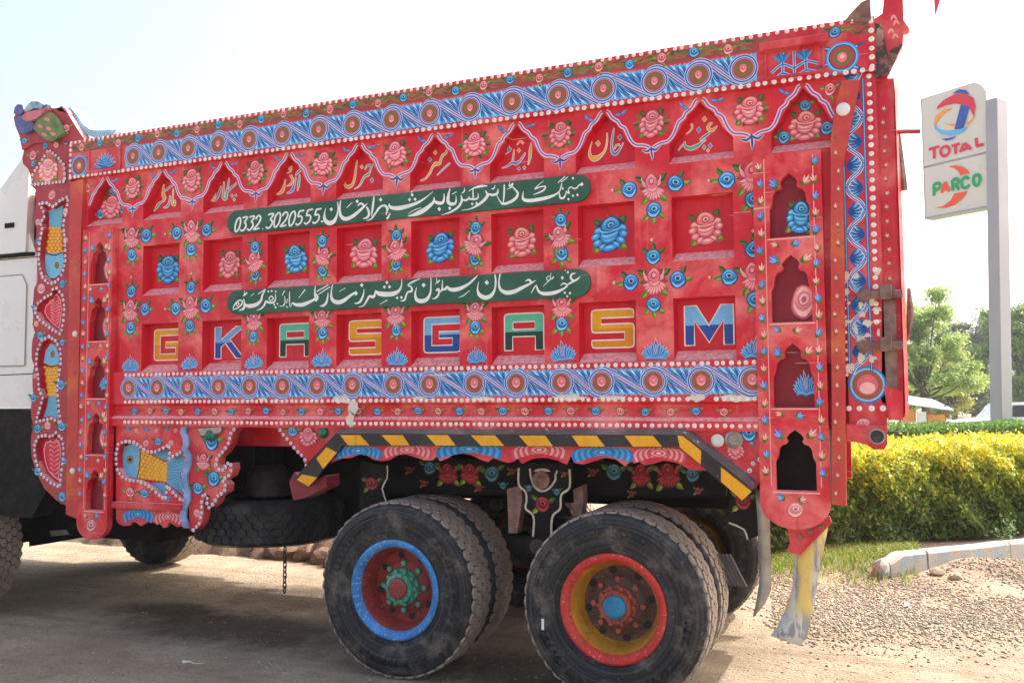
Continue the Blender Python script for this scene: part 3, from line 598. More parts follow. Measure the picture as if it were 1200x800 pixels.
# --- words painted in the arches
INN = [C('e8b54a'), C('4f86cc'), C('58b49a'), C('6f7fc8'), C('d8a83e')]
CRM = C('f6e2d6')
words = [
 (170, 205, 10, [[(220, 110, 6), (215, 170, 16), (215, 240, 30), (230, 272, 26), (205, 320, 10)], [(230, 190, 13), (322, 120, 16)], [(205, 310, 10), (160, 345, 22), (145, 370, 22), (103, 427, 4)], [(295, 240, 7), (285, 320, 15), (260, 370, 19), (213, 386, 5)], [(332, 160, 7), (326, 260, 13), (322, 335, 18), (345, 350, 22), (352, 290, 8)]], []),
 (170, 205, 10, [[(758, 300, 5), (800, 290, 18), (820, 230, 13), (826, 160, 5)], [(795, 312, 5), (840, 280, 17), (870, 210, 20), (892, 130, 8)], [(927, 78, 7), (920, 180, 15), (918, 265, 22), (945, 280, 22), (965, 180, 18), (985, 38, 5)], [(960, 205, 14), (1010, 150, 18), (1040, 130, 16), (1078, 88, 7)]], [(800, 120, 16), (870, 90, 16), (1020, 245, 20), (1065, 240, 18), (1045, 290, 20)]),
 (310, 175, 13.33, [[(327, 468, 7), (310, 560, 19), (285, 640, 36), (240, 685, 28), (188, 706, 6)], [(490, 430, 9), (470, 540, 21), (440, 630, 34), (400, 670, 24), (343, 686, 6)], [(552, 390, 9), (540, 490, 25), (526, 590, 22), (514, 652, 5)], [(485, 412, 9), (530, 350, 28), (592, 308, 14)], [(405, 400, 28), (440, 480, 22), (410, 545, 24), (343, 577, 6)], [(380, 230, 7), (390, 310, 20), (420, 270, 15), (408, 340, 16), (353, 377, 6)]], []),
 (395, 175, 13.33, [[(312, 168, 7), (295, 300, 19), (275, 450, 23), (240, 550, 28), (180, 588, 42), (125, 560, 28), (115, 480, 17), (137, 408, 7)], [(220, 233, 7), (225, 300, 15), (178, 387, 5)], [(268, 622, 7), (350, 570, 15), (400, 480, 21), (430, 430, 25), (480, 400, 36), (510, 360, 15), (540, 270, 19), (567, 233, 7)], [(435, 322, 7), (470, 260, 19), (530, 250, 28)]], [(385, 275, 34), (545, 485, 38)]),
 (480, 165, 13.33, [[(168, 626, 14), (250, 590, 17), (320, 500, 21), (360, 410, 23), (415, 360, 46), (470, 360, 28), (490, 290, 25), (520, 230, 28), (570, 190, 24), (582, 128, 7)], [(428, 542, 5), (530, 440, 16), (632, 348, 14)]], [(400, 185, 38), (315, 295, 38)]),
 (580, 155, 13.33, [[(568, 163, 7), (555, 280, 32), (545, 400, 28), (518, 512, 7)], [(108, 562, 7), (200, 530, 19), (270, 480, 28), (330, 490, 38), (390, 450, 23), (450, 370, 19), (472, 318, 7)], [(300, 268, 7), (282, 430, 19), (262, 480, 10)], [(220, 158, 7), (215, 290, 28), (250, 250, 18), (225, 300, 14), (163, 347, 6)], [(343, 202, 7), (400, 140, 19), (447, 187, 18)]], [(375, 285, 36), (375, 570, 32), (460, 555, 32)]),
 (680, 145, 13.33, [[(182, 278, 7), (147, 420, 17), (162, 515, 44), (230, 548, 66), (320, 500, 38), (390, 410, 21), (420, 270, 17), (420, 143, 7)], [(528, 68, 7), (505, 200, 23), (490, 350, 25), (510, 455, 38), (560, 468, 38), (610, 410, 25), (645, 350, 17), (677, 298, 6)], [(535, 402, 7), (565, 340, 19), (622, 330, 18)]], [(278, 310, 48), (618, 215, 44)]),
 (790, 130, 13.33, [[(600, 190, 13), (555, 210, 28), (532, 270, 38), (580, 308, 42), (640, 270, 23), (672, 233, 7)], [(560, 342, 19), (480, 400, 34), (400, 460, 15)], [(400, 460, 14), (490, 450, 15), (440, 490, 23), (340, 560, 48), (240, 588, 48), (172, 550, 34), (165, 478, 8)], [(170, 500, 13), (110, 560, 13), (68, 622, 5)], [(262, 240, 8), (275, 205, 12), (285, 250, 14), (255, 310, 14), (188, 367, 6)]], [(475, 130, 46), (385, 300, 46), (470, 570, 38), (565, 545, 42), (530, 620, 32)])]
for w in words: script([w], 10, DEP-.001, [(CRM, w[2]*.9), (INN, -w[2]*.75)], 'painted_word', side, 1.25)
# ---------------------------------------------------------------- rails with scroll bands
YR = -.03
rail = MB().box(-5.285, -.034, YR, .05, 3.15, 3.418).build('top_rail', M['redb'], truck, bevel=.004)
def scroll(xs, zc, h, r, rose, x0=None, x1=None):
    """feathered blue band with rings joined by slanting ribbons"""
    P = Paint(); n = len(xs); A = x0 if x0 is not None else xs[0]-.1; B = x1 if x1 is not None else xs[-1]+.1
    # ragged ground
    step = .012; k = int((B-A)/step); top = []; bot = []
    for i in range(k+1):
        x = A+(B-A)*i/k; top.append((x, zc+h/2+(.006 if i % 2 else -.003))); bot.append((x, zc-h/2-(.006 if i % 2 else -.003)))
    for i in range(0, k): P.poly([bot[i], bot[i+1], top[i+1], top[i]], C('63b2e4') if i % 2 else C('74bdea'), .5)
    for i in range(n-1):
        a, b = xs[i], xs[i+1]; g = b-a
        # feathers: upper corner fans out of the ribbon by the right ring, lower one out of the left ring
        for sg in (1, -1):
            ox, oz = (b-.75*r, zc-.35*h) if sg > 0 else (a+.75*r, zc+.35*h)
            P.poly([(ox, oz), ((a+.95*r) if sg > 0 else (b-.95*r), zc+sg*h*.4), ((b-.85*r) if sg > 0 else (a+.85*r), zc+sg*h*.4)], C('2f86cc'), .9)
            for q in range(8):
                t = q/7; tx = (a+.75*r+(g-1.35*r)*t) if sg > 0 else (b-.75*r-(g-1.35*r)*t); tz = zc+sg*h*(.5+random.uniform(-.02, .05)); bx = ox+(tx-ox)*.3; bz = oz+(tz-oz)*.3
                P.stroke([(bx, bz, .003), ((bx+tx*2)/3, (bz+tz*2)/3, .0125), (tx, tz, .001)], (C('bfe4f6'), C('2b7cc6'))[q % 2], 1.2+q*.12, None, 3)
                P.stroke([(bx, bz, .002), ((bx+tx)/2, (bz+tz)/2, .006), (tx, tz-sg*.02, .001)], C('174f9c'), 2.2+q*.1, None, 3)
        for off, c, w in ((0, C('c6d2ee'), .036), (-.0125, K['cob'], .0065), (0, C('b0406c'), .0055), (.0125, C('3a62b8'), .0065)):
            P.stroke([(a-.5*r, zc+r*1.0+off*.5, w*.6), (a+.1*r, zc+r*1.08+off*.8, w), (a+.75*r, zc+r*.82+off, w), ((a+b)/2, zc+off*1.3, w), (b-.75*r, zc-r*.82+off, w), (b-.1*r, zc-r*1.08+off*.8, w), (b+.5*r, zc-r*1.0+off*.5, w*.6)], c, 3 if w > .02 else 4.2+abs(off)*60, None, 4)
    for i, x in enumerate(xs):
        for rr, c, l in ((1.12, C('bccbec'), 6), (1.05, K['cob'], 6.6), (.95, C('c6d2ee'), 7.2), (.87, K['cob'], 7.8), (.80, C('e6c4b4'), 8.4), (.77, K['br'], 9), (.58, K['ol'], 9.6), (.42, C('a5563c') if not rose else C('7a3a30'), 10.2)):
            P.poly(ell(x, zc, r*rr, r*rr, 0, 24), c, l)
        q = .34 if not rose else .46
        P.poly(ell(x, zc, r*q, r*q*1.1, 0, 14), K['pkd'], 10.8); P.poly(ell(x, zc+.003, r*q*.86, r*q*.95, 0, 14), K['pk'], 11.4)
        P.stroke([(x-r*q*.6, zc-r*q*.3, .004), (x, zc-r*q*.7, .009), (x+r*q*.6, zc-r*q*.3, .004)], K['pkl'], 12); P.poly(ell(x, zc+r*.08, r*q*.42, r*q*.42, 0, 10), K['pkm'], 12.2); P.poly(ell(x+.002, zc+r*.1, r*q*.22, r*q*.22, 0, 8), K['pkl'], 12.8)
    return P
tx = [-4.694, -4.469, -4.218, -3.972, -3.724, -3.468, -3.198, -2.956, -2.685, -2.431, -2.172, -1.914, -1.641, -1.384, -1.106, -.876, -.651]
scroll(tx, 3.248, .138, .066, False, -4.76, -.585).build('scroll_band', rail, (0, YR-.0005, 0))
for x in (-.183, -5.188):
    P = Paint()
    for a in (.6, 2.4, 3.5, 4.2, 5.4): P.stroke([(x+.06*math.cos(a), 3.235+.06*math.sin(a), .03), (x+.1*math.cos(a+.15), 3.235+.085*math.sin(a), .014), (x+.135*math.cos(a), 3.235+.1*math.sin(a), .003)], K['cob']); P.stroke([(x+.06*math.cos(a), 3.235+.06*math.sin(a), .014), (x+.095*math.cos(a+.15), 3.235+.082*math.sin(a), .006)], K['bll'])
    for rr, c in ((1.15, K['bl']), (1.05, K['bll']), (.95, K['cob']), (.86, C('b7443c')), (.6, K['ol']), (.42, C('8c4a34'))): P.poly(ell(x, 3.235, .066*rr, .066*rr, 0, 24), c)
    P.poly(ell(x, 3.235, .024, .026, 0, 12), K['pk']); P.poly(ell(x, 3.238, .012, .012, 0, 8), K['pkl'])
    P.build('painted_roundel', rail, (0, YR-.0008, 0))
# lotus slots in the rail
for x0, x1 in ((-5.085, -4.81), (-.535, -.275)):
    b = MB(); b.box(x0-.012, x1+.012, YR-.012, YR-.001, 3.168, 3.185); b.box(x0-.012, x0, YR-.012, YR-.001, 3.185, 3.325); b.box(x1, x1+.012, YR-.012, YR-.001, 3.185, 3.325)
    if x0 > -1: b.box(x0-.03, x1+.03, YR-.045, YR-.001, 3.31, 3.35)
    b.build('slot_frame', M['redb'], rail, bevel=.003)
    P = Paint(); xc = (x0+x1)/2
    if x0 < -1:
        for i in range(9): a = math.pi*(.1+.8*i/8); P.poly(leafpts(xc, 3.2, .105, .012, a), K['bll']); P.poly(leafpts(xc, 3.2, .092, .008, a), K['blm'] if i % 2 else C('3a50b4'))
        for dz in (0, -.014): P.stroke([(xc-.11, 3.205+dz, .003), (xc-.05, 3.19+dz, .009), (xc, 3.202+dz, .009), (xc+.05, 3.19+dz, .009), (xc+.11, 3.205+dz, .003)], K['cob'])
    else:
        for w, c in ((.014, C('bcd8f2')), (.007, K['blm'])):
            for dz in (.0, -.045): P.stroke([(xc-.11, 3.225+dz-.02, w), (xc-.06, 3.24+dz, w), (xc-.02, 3.225+dz, w), (xc, 3.215+dz, w), (xc+.02, 3.225+dz, w), (xc+.06, 3.24+dz, w), (xc+.11, 3.222+dz, w)], c)
            for dx in (-.055, 0, .055): P.stroke([(xc+dx, 3.19, w), (xc+dx, 3.3, w)], c)
        for dx in (-.06, .045):
            for i in range(5): P.poly(leafpts(xc+dx, 3.25, .06, .008, math.pi*(.25+.125*i)), K['blm'] if i % 2 else K['bl'])
    P.build('painted_lotus', rail, (0, YR-.001, 0))
for i, x in enumerate(np.arange(-5.17, -.2, .171)):
    if -.56 < x < -.25: continue
    put('bluerose' if i % 2 else 'pinkrose', float(x), YR-.001, 3.365+.008*math.sin(i*2.1), .028, .028, rail)
P = Paint(); R2 = random.Random(21)
for k in range(64): xa = -5.25+5.19*k/64; P.poly([(xa, 3.33), (xa+5.19/64, 3.33), (xa+5.19/64, 3.394+R2.uniform(-.004, .004)), (xa, 3.394)], tuple(q*R2.uniform(.85, 1.15) for q in C('a4463f')), .2) if not -.58 < xa < -.2 else None
for i in range(520):
    x = -5.25+5.16*(i+R2.random())/520; s_ = R2.choice((-1, 1)); z = 3.365+R2.uniform(-.02, .02)
    if -.56 < x < -.25: continue
    P.stroke([(x, z, .003), (x+s_*.03, z+R2.uniform(-.004, .022), .008), (x+s_*.055, z+R2.uniform(-.014, .034), .002)], R2.choice((K['gr'], K['grd'], C('8a7a44'), C('a8744c'))), .6+(i % 9)*.12)
P.build('painted_foliage', rail, (0, YR-.0002, 0))
beads('bead_row', [(-5.27, 3.158), (-.05, 3.158)], YR-.001, rail, .0135, .041); beads('bead_row', [(-5.27, 3.405), (-.05, 3.405)], YR-.001, rail, .0115, .043)
beads('bead_row', [(-.05, 3.17), (-.05, 3.39)], YR-.001, rail, .0135, .04); beads('bead_row', [(-5.272, 3.17), (-5.272, 3.39)], YR-.001, rail, .0115, .036)
# lower rail: band face, hollow channel, bottom face
lr = MB()
prof = [(0, 1.787), (YR, 1.783), (YR, 1.578), (-.004, 1.566), (.0, 1.53), (-.008, 1.50), (YR, 1.482), (YR, 1.432), (.03, 1.43)]
X0, X1 = -4.87, -.612
v = []; f = []
for x in (X0, X1): v += [(x, a, b) for a, b in prof]
n = len(prof); f = [(i, n+i, n+i+1, i+1)[::-1] for i in range(n-1)]
lr.add(v, f); lrail = lr.build('lower_rail', M['red'], truck)
lx = [-4.693, -4.449, -4.192, -3.943, -3.699, -3.451, -3.198, -2.949, -2.671, -2.434, -2.152, -1.9, -1.638, -1.415, -1.137, -.892, -.641]
scroll(lx, 1.684, .132, .064, True, -4.73, -.617).build('scroll_band', lrail, (0, YR-.0005, 0))
for z in (1.771, 1.592, 1.458): beads('bead_row', [(-4.72, z), (-.63, z)], YR-.001, lrail, .0125, .037, skip=((-.95, -.82),) if z == 1.592 else ())
for i, x in enumerate(np.arange(-4.66, -.66, .1335)): put('bluerose' if i % 2 == 0 else 'pinkrose', float(x), -.009, 1.53, .026, .021, lrail)
R2 = random.Random(3)
def blotch(x, z, w, h, n=16): P.poly([(x+w*math.cos(t)*R2.uniform(.55, 1.15), z+h*math.sin(t)*R2.uniform(.5, 1.2)) for t in (2*math.pi*i/n for i in range(n))], C('ded2c0'))
for x, z, w, h in ((-3.02, 1.6, .07, .03), (-2.94, 1.56, .04, .05), (-2.96, 1.48, .03, .06), (-2.5, 1.605, .05, .012), (-2.1, 1.6, .08, .016), (-1.6, 1.606, .1, .018), (-1.35, 1.603, .07, .014), (-.92, 1.598, .06, .022), (-.72, 1.596, .09, .022), (-4.2, 1.603, .03, .012), (-3.6, 1.605, .04, .01), (-2.38, 1.735, .07, .006)): P = Paint(); blotch(x, z, w, h); P.build('bare_patch', lrail, (0, YR-.004, 0))
# ---------------------------------------------------------------- niche pillars
def niche(cx, zb, zt, w):
    h = zt-zb; hp = [(1, 0), (1, .46), (.86, .55), (.8, .68), (.66, .74), (.46, .755), (.36, .8), (.44, .86), (.3, .925), (.1, .97)]
    return [(cx+w*a, zb+h*b) for a, b in hp]+[(cx, zt)]+[(cx-w*a, zb+h*b) for a, b in hp[::-1]]
def pillar(x0, x1, zt, zb, ns, nw, ncx, motifs):
    yf, yb = -.05, -.0025; kk = 1.0111; x0, x1, ncx = x0*kk, x1*kk, ncx*kk; fz = lambda q: (q-CH)*kk+CH; zt, zb = fz(zt), fz(zb); ns = [(fz(a), fz(b)) for a, b in ns]; cx = (x0+x1)/2; hw = (x1-x0)/2
    outer = [(x1, zt), (x0, zt), (x0, zb+hw*.7)]+[(cx-hw*math.cos(t), zb+hw*.75-hw*.75*math.sin(t)) for t in (math.pi*i/14 for i in range(1, 14))]+[(x1, zb+hw*.7)]
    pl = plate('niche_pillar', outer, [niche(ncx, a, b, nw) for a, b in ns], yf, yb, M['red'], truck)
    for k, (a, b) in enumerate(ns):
        if k < len(ns)-1 or x0 < -2: MB().box(ncx-nw*1.02, ncx+nw*1.02, yb-.004, yb, a-.01, b+.01).build('niche_back', M['niche_shade'], pl)
        if motifs[k]: put(motifs[k], ncx+.05, yb-.0055, a+.1, .075 if motifs[k][0] == 'r' else .06, .085, pl)
        for sx, key in ((-1, 'bud_blue'), (1, 'bud_pink')): put(key, ncx+sx*nw*.75, yf-.001, b-.045+.02*(k % 2), .042, .048, pl, sx*.7)
        put('bud_pink' if k % 2 else 'bud_blue', ncx+.02, yf-.001, a-.04, .034, .034, pl, 1.3)
        put('bud_blue' if k % 2 else 'bud_pink', ncx-.07, yf-.001, a-.035, .03, .034, pl, -1.2)
    m = int((zt-zb-.2)/.083)
    for i in range(m):
        for sx in (-1, 1): put(('bud_pink', 'bud_blue')[(i+(sx > 0)) % 2], cx+sx*hw*.8, yf-.001, zt-.06-i*.083, .034, .038, pl, random.uniform(-.3, .3))
    put('pinkplain', cx, yf-.001, zb+.09, .045, .04, pl)
    P = Paint(); P.stroke([(ncx-nw*1.22, zt-.02, .005), (ncx-nw*1.22, zb+.2, .005)], C('f0a09a'), 1, None, 1); P.stroke([(ncx+nw*1.22, zt-.02, .005), (ncx+nw*1.22, zb+.2, .005)], C('f0a09a'), 1, None, 1)
    for a, b in ns: P.stroke([(ncx-nw*1.15, a-.008, .006), (ncx+nw*1.15, a-.008, .006)], C('f4b4ac'), 1.5, None, 1)
    P.build('painted_line', pl, (0, yf-.0005, 0))
    return pl
pl1 = pillar(-5.062, -4.79, 2.76, .687, [(2.388, 2.672), (2.003, 2.296), (1.621, 1.905), (1.248, 1.524), (.878, 1.146)], .078, -4.905, ['pinkplain', 'pinkplain', 'lotus', 'pinkplain', None])
pl2 = pillar(-.607, -.288, 2.778, .976, [(2.369, 2.68), (1.958, 2.283), (1.551, 1.856), (1.156, 1.446)], .094, -.44, ['rose_blue', 'pinkplain', 'lotus', None])
# boxes behind the pillars, the black one added
MB().box(-5.0, -4.85, .045, .4, .95, 1.43).build('pillar_backing_box', M['redd'], truck)
MB().box(-.58, -.3, .12, .3, 1.08, 1.5).build('pillar_backing_box', M['black'], truck)  # added black block that keeps the open lower niche dark
# ---------------------------------------------------------------- posts at both ends
def strip(name, pts, y0, y1, mat, bev=.004): return MB().prism(pts, y0, y1).build(name, mat, truck, bevel=bev)
postL = strip('corner_post', WL([(83.5, 214), (99, 210), (96.5, 262), (91, 607), (78.5, 602)], -.02), -.03, .03, M['orange'])
postR = strip('corner_post', WL([(1008, 97), (987, 97), (979, 130), (974, 165), (974, 300), (976, 590), (992, 592), (990, 300), (988, 200), (994, 165)], -.02), -.055, .0, M['orange'])
for v_ in range(180, 585, 21): putpx('bud_pink', 981+random.uniform(-2, 2), v_, -.056, 4.5, postR, 6)
P = Paint()
for (u, v_) in ((84, 393), (81, 552), (988, 128), (83, 175)): pass
for (u, v_, r) in ((84, 391, .022), (81, 552, .022), (988, 128, .032)):
    x, z = W(u, v_, -.06); MB().lathe([(r, 0), (r, -.006), (r*.7, -.012), (r*.25, -.016), (.0005, -.017)], (x, -.03 if u < 500 else -.055, z), 16).build('bolt_cap', M['white'], postL if u < 500 else postR, True)
# palm strip and bead column at the rear corner
rear = MB().box(-.2, -.034, -.012, .02, 1.43, 3.15).build('rear_corner_panel', M['redb'], truck)
P = Paint(); x0, x1 = -.186, -.098
z = 1.76; i = 0
while z < 3.12:
    sx = 1 if i % 2 else -1; ox = x1 if sx > 0 else x0; tx_ = x0 if sx > 0 else x1
    for q in range(11):
        t = q/10; a = x0+.01 if sx > 0 else x1-.01; ang_ = (t-.5)*2.0; L_ = .085*(1-.18*abs(t-.5))
        ex_, ez_ = ox-sx*.006-sx*L_*math.cos(ang_), z+.05+L_*.8*math.sin(ang_)
        P.stroke([(ox-sx*.008, z+.05, .004), ((ox-sx*.006)*.45+ex_*.55, (z+.05)*.45+ez_*.55, .0135), (ex_, ez_, .001)], (C('2277c0'), C('9ad6f0'))[q % 2], 1+q*.12)
        P.stroke([(ox-sx*.008, z+.05, .003), ((ox)*.6+ex_*.4, (z+.05)*.6+ez_*.4, .005), (ex_*.8+ox*.2, ez_*.8+(z+.05)*.2, .001)], C('174f9c'), 3+q*.08)
    for off, c, w in ((0, C('d8def2'), .021), (-.0065, K['cob'], .0045), (.0065, C('3a62b8'), .0045)):
        P.stroke([(ox-sx*.004, z-.052+off, w), (ox-sx*.022, z-.02+off, w), ((x0+x1)/2, z+.0+off, w), (tx_+sx*.022, z+.02+off, w), (tx_+sx*.004, z+.052+off, w)], c, 5 if w > .02 else 6+abs(off)*60)
    z += .112; i += 1
for x in (x0-.004, x1+.004):
    P.stroke([(x, 1.72, .012), (x, 3.12, .012)], K['cob'], 8.5, None, 1); P.stroke([(x, 1.72, .004), (x, 3.12, .004)], K['bll'], 9.2, None, 1)
P.build('palm_band', rear, (0, -.0125, 0))
beads('bead_row', [(-.066, 1.95), (-.066, 3.13)], -.013, rear, .0135, .042); beads('bead_row', [(-.205, 1.7), (-.205, 2.75)], -.013, rear, .009, .04)
P = Paint(); R2 = random.Random(5)
for k in range(26): blotch(-.13+R2.uniform(-.07, .08), 1.95+R2.uniform(-.24, .26), R2.uniform(.008, .03), R2.uniform(.006, .03), 9)
tag(P.build('scratched_paint', rear, (0, -.016, 0), label='scratched corner with the paint worn off'), kind='stuff')
P = Paint()
for rr, c in ((1.0, K['blm']), (.9, K['bll']), (.8, C('9c5a44')), (.55, K['pkm'])): P.poly(ell(-.115, 1.655, .085*rr, .088*rr, 0, 22), c)
P.poly(ell(-.115, 1.64, .035, .028, 0, 12), K['pkl']); P.build('painted_roundel', rear, (0, -.0128, 0))
beads('bead_row', [(-.2, 1.545), (-.05, 1.545)], -.013, rear, .015, .04)
put('pinkplain', -.14, -.0135, 1.48, .035, .022, rear)
P = Paint(); R2 = random.Random(9)
P.poly([(-.2+.155*i/12, 1.437+R2.uniform(0, .012)) for i in range(13)]+[(-.045-.155*i/12, 1.412-R2.uniform(-.004, .012)) for i in range(13)], C('ded2c0')); P.build('bare_patch', rear, (0, -.0135, 0))
# rear lamp bracket
MB().prism(WL([(992, 497), (1039, 499), (1040, 520), (1036, 526), (1024, 526), (1015, 520), (1002, 517), (992, 517)], 0), -.04, .0).build('lamp_bracket', M['redb'], truck, bevel=.004)
x, z = W(1028, 511, -.04); o = MB(); o.lathe([(.036, 0), (.036, -.02), (.03, -.02), (.03, -.004)], (x, -.04, z), 20); o.lathe([(.03, -.006), (.0005, -.008)], (x, -.04, z), 20, 1); o.build('rear_lamp', [M['galv'], M['glass']], truck)
# ---------------------------------------------------------------- tailgate and rear hood
tg = MB().box(-.042, .045, .022, 2.42, 1.5, 3.12).build('tailgate', M['redb'], truck, bevel=.006)
for i in range(16): put('bud_pink', -.005, .0205, 1.95+i*.068, .018, .022, tg, .4 if i % 2 else -.4)
rim_ = MB(); rim_.add([(.0465, .004, 1.52), (.062, .05, 1.52), (.062, 2.43, 1.52), (.0465, 2.43, 1.52)]+[(.0465, .004, 3.1), (.062, .05, 3.1), (.062, 2.43, 3.1), (.0465, 2.43, 3.1)], [(3, 2, 1, 0), (4, 5, 6, 7), (0, 1, 5, 4), (1, 2, 6, 5), (2, 3, 7, 6), (3, 0, 4, 7)]); rim_.build('tailgate_rib', M['red'], tg)  # added strip, chamfered so its face catches the sun
for v_ in (345, 405):
    hb = MB(); x0, z0 = W(1010, v_+1, -.03); x1, z1 = W(1058, v_+2, -.03)
    hb.box(x0, x1, -.045, -.014, z0-.018, z0+.018); hb.lathe([(.032, 0), (.032, -.03), (.015, -.04), (.0005, -.04)], (x0+.01, -.015, z0), 14)
    hb.box(x0+.08, x0+.13, -.065, -.045, z0-.026, z0+.04); hb.build('hinge_strap', M['rust'], truck, bevel=.003)
MB().prism(WL([(1034, 335), (1049, 335), (1051, 412), (1052, 470), (1040, 476), (1033, 470)], -.005), -.012, .008).build('hinge_post', M['rust'], truck)
MB().prism(WL([(1036, 452), (1050, 456), (1058, 460), (1058, 492), (1041, 492)], 0), -.02, .3).build('tailgate_foot', M['red'], truck, bevel=.004)
hood = MB(); hood.prism(WL([(1022, 26), (1034, 18), (1036, 0), (1040, -22), (1052, -24), (1058, 0), (1059, 26), (1066, 36), (1059, 38), (1058, 55), (1045, 78), (1040, 92), (1024, 92)], .02), -.0, .06)
hdr = hood.build('rear_hood', M['redb'], truck, bevel=.004)
MB().prism(WL([(1023.5, 29), (1033, 31), (1039, 60), (1042, 88), (1025, 93)], -.0), -.022, -.001).build('hood_post', M['weather'], truck, bevel=.003)
MB().prism(WL([(1041, 62), (1058, 52), (1046, 80), (1041, 90)], .0), -.012, -.001).build('hood_flap', M['weather'], truck, bevel=.003)
P = Paint()
for u, v in ((1047, 24), (1050, 30), (1044, 40), (1049, 46)): P.stroke([W(u-3, v, .0)+(.004,), W(u, v-5, .0)+(.014,), W(u+4, v-1, .0)+(.003,)], C('f0a0a0'))
P.build('painted_petals', hdr, (0, -.001, 0))
MB().prism(WL([(988, 28), (1000, 14), (1010, 4), (1020, 0), (1021, 27)], -.02), -.037, .04).build('hood_gusset', M['rust'], truck, bevel=.003)
MB().tube([(.02, .03, W(1050, 152)[1]), (W(1079, 151.5)[0], .03, W(1079, 151.5)[1])], .012, 6).build('rear_rod', M['maroon'], truck)
o = MB(); o.tube([(.045, .05, 2.86), (.06, .06, 2.7), (.07, .06, 2.58)], .02, 6); o.build('tailgate_hook', M['rust'], truck)
o = MB(); a = [W(1065, 338, .1), W(1067, 370, .1), W(1064, 398, .1)]
MB().tube([(a[0][0], .1, a[0][1]), (a[1][0], .1, a[1][1]), (a[2][0], .1, a[2][1])], [.008, .018, .006], 6).build('release_lever', M['rust'], truck)
MB().tube([(W(1050, 395, .1)[0], .1, W(1050, 395, .1)[1]), (a[2][0], .1, a[2][1])], .01, 6).build('lever_arm', M['rust'], truck)
# ---------------------------------------------------------------- rest of the dump body
bd = MB(); bd.box(-5.25, -.062, .08, .11, 1.44, 3.4); bd.box(-5.25, -5.2, .11, 2.38, 1.44, 3.4); bd.box(-5.25, -.062, 2.38, 2.43, 1.42, 3.42); bd.box(-5.1, -.9, 2.38, 2.43, 1.0, 1.4); bd.box(-5.2, -.062, .11, 2.38, 1.44, 1.5)
bd.box(-4.72, -.62, .032, .058, 1.44, 1.75)
bd.build('body_shell', M['redd'], truck)
for x0, x1, z0 in ((-5.1, -4.8, .72), (-.6, -.3, 1.0)): MB().box(x0, x1, 2.432, 2.48, z0, 2.8).build('niche_pillar', M['redd'], truck, label='pillar on the far side of the body')
MB().box(-4.8, -4.2, 2.432, 2.46, .86, 1.4).build('cusped_skirt', M['redd'], truck, label='skirt on the far side of the body')
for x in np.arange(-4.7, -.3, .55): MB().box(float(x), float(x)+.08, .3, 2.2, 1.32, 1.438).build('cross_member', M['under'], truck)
# ---------------------------------------------------------------- front corner panel with fish and hearts
FY = -.005
outl = [(83, 212), (83, 165), (76, 163), (60, 165), (40, 165), (27, 170), (28, 177), (26, 185), (27, 192), (33, 198), (36, 207), (37, 218), (42, 223), (42, 238), (41, 246), (39, 255), (41, 262), (43, 270), (42, 280), (40, 288), (44, 297), (44, 305), (44, 330), (40, 338), (39, 350), (38, 362), (39, 372), (38, 380), (41, 390), (38, 398), (37, 410), (37, 420), (40, 428), (38, 440), (38, 452), (39, 462), (37, 470), (36, 480), (37, 490), (39, 500), (37, 508), (36, 520), (37, 535), (42, 552), (52, 572), (65, 585), (72, 590), (79, 592)]
fish1 = [(48, 241), (54, 239), (62, 244), (70, 237), (78, 233), (77, 246), (74, 257), (73, 264), (75, 290), (75, 305), (72, 318), (66, 327), (58, 330), (51, 322), (47, 305), (48, 285), (51, 268), (49, 262), (53, 256), (52, 248)]
heart1 = [(66, 339), (72, 347), (74, 360), (73, 375), (70, 390), (60, 384), (48, 374), (43, 365), (46, 356), (54, 349), (60, 346), (62, 340)]
fish2 = [(50, 401), (57, 397), (64, 401), (69, 411), (70, 425), (68, 440), (66, 455), (67, 466), (68, 480), (70, 493), (60, 488), (52, 490), (44, 492), (47, 480), (51, 466), (47, 455), (46, 440), (44, 430), (45, 413)]
heart2 = [(65, 508), (72, 516), (73, 530), (71, 550), (69, 569), (60, 564), (50, 555), (44, 540), (42, 524), (46, 513), (55, 511), (60, 513)]
shapes = [fish1, heart1, fish2, heart2]
cp = plate('fish_panel', WL(outl, FY), [WL(s, FY) for s in shapes], FY, .03, M['maroon'], truck)
GREY = ('d8d4dc', '8d94ac', 'f0eef0')
def ring(path, k=1.12):
    cu = sum(p[0] for p in path)/len(path); cv = sum(p[1] for p in path)/len(path)
    return [(cu+(u-cu)*k, cv+(v-cv)*(1+(k-1)*.45)) for u, v in path]
for s in shapes: beads('bead_outline', WL(ring(s), FY), FY-.001, cp, .0125, .036, GREY, True)
MB().prism(WL(outl, FY), .0305, .036).build('panel_back', M['redd'], cp)
FB = .026
def px_poly(P, pts, c, y, l=None): P.poly(WL(pts, y), c, l)
def scales(P, pts, rows, cols, y):
    """overlapping fish scales across a quad given by its corners (px)"""
    (a, b, c, d) = pts
    P.poly(WL(pts, y), C('c4741a'))
    for i in range(rows):
        for j in range(cols):
            s, t = (i+.5)/rows, (j+.5+(.25 if i % 2 else -.25))/cols
            u = (a[0]*(1-t)+b[0]*t)*(1-s)+(d[0]*(1-t)+c[0]*t)*s; v = (a[1]*(1-t)+b[1]*t)*(1-s)+(d[1]*(1-t)+c[1]*t)*s
            du = abs(b[0]-a[0])/cols*.55+.2; dv = abs(d[1]-a[1])/rows*.5+.2
            P.poly([W(p, q, y) for p, q in ell(u, v, du, dv, 0, 8)], C('f0a92a') if (i+j) % 2 else C('e79a20'), 3+((i+j) % 2)*.4+i*.02)
            P.poly([W(p, q, y) for p, q in ell(u, v-dv*.2, du*.45, dv*.4, 0, 6)], C('f8cc5c'), 6)
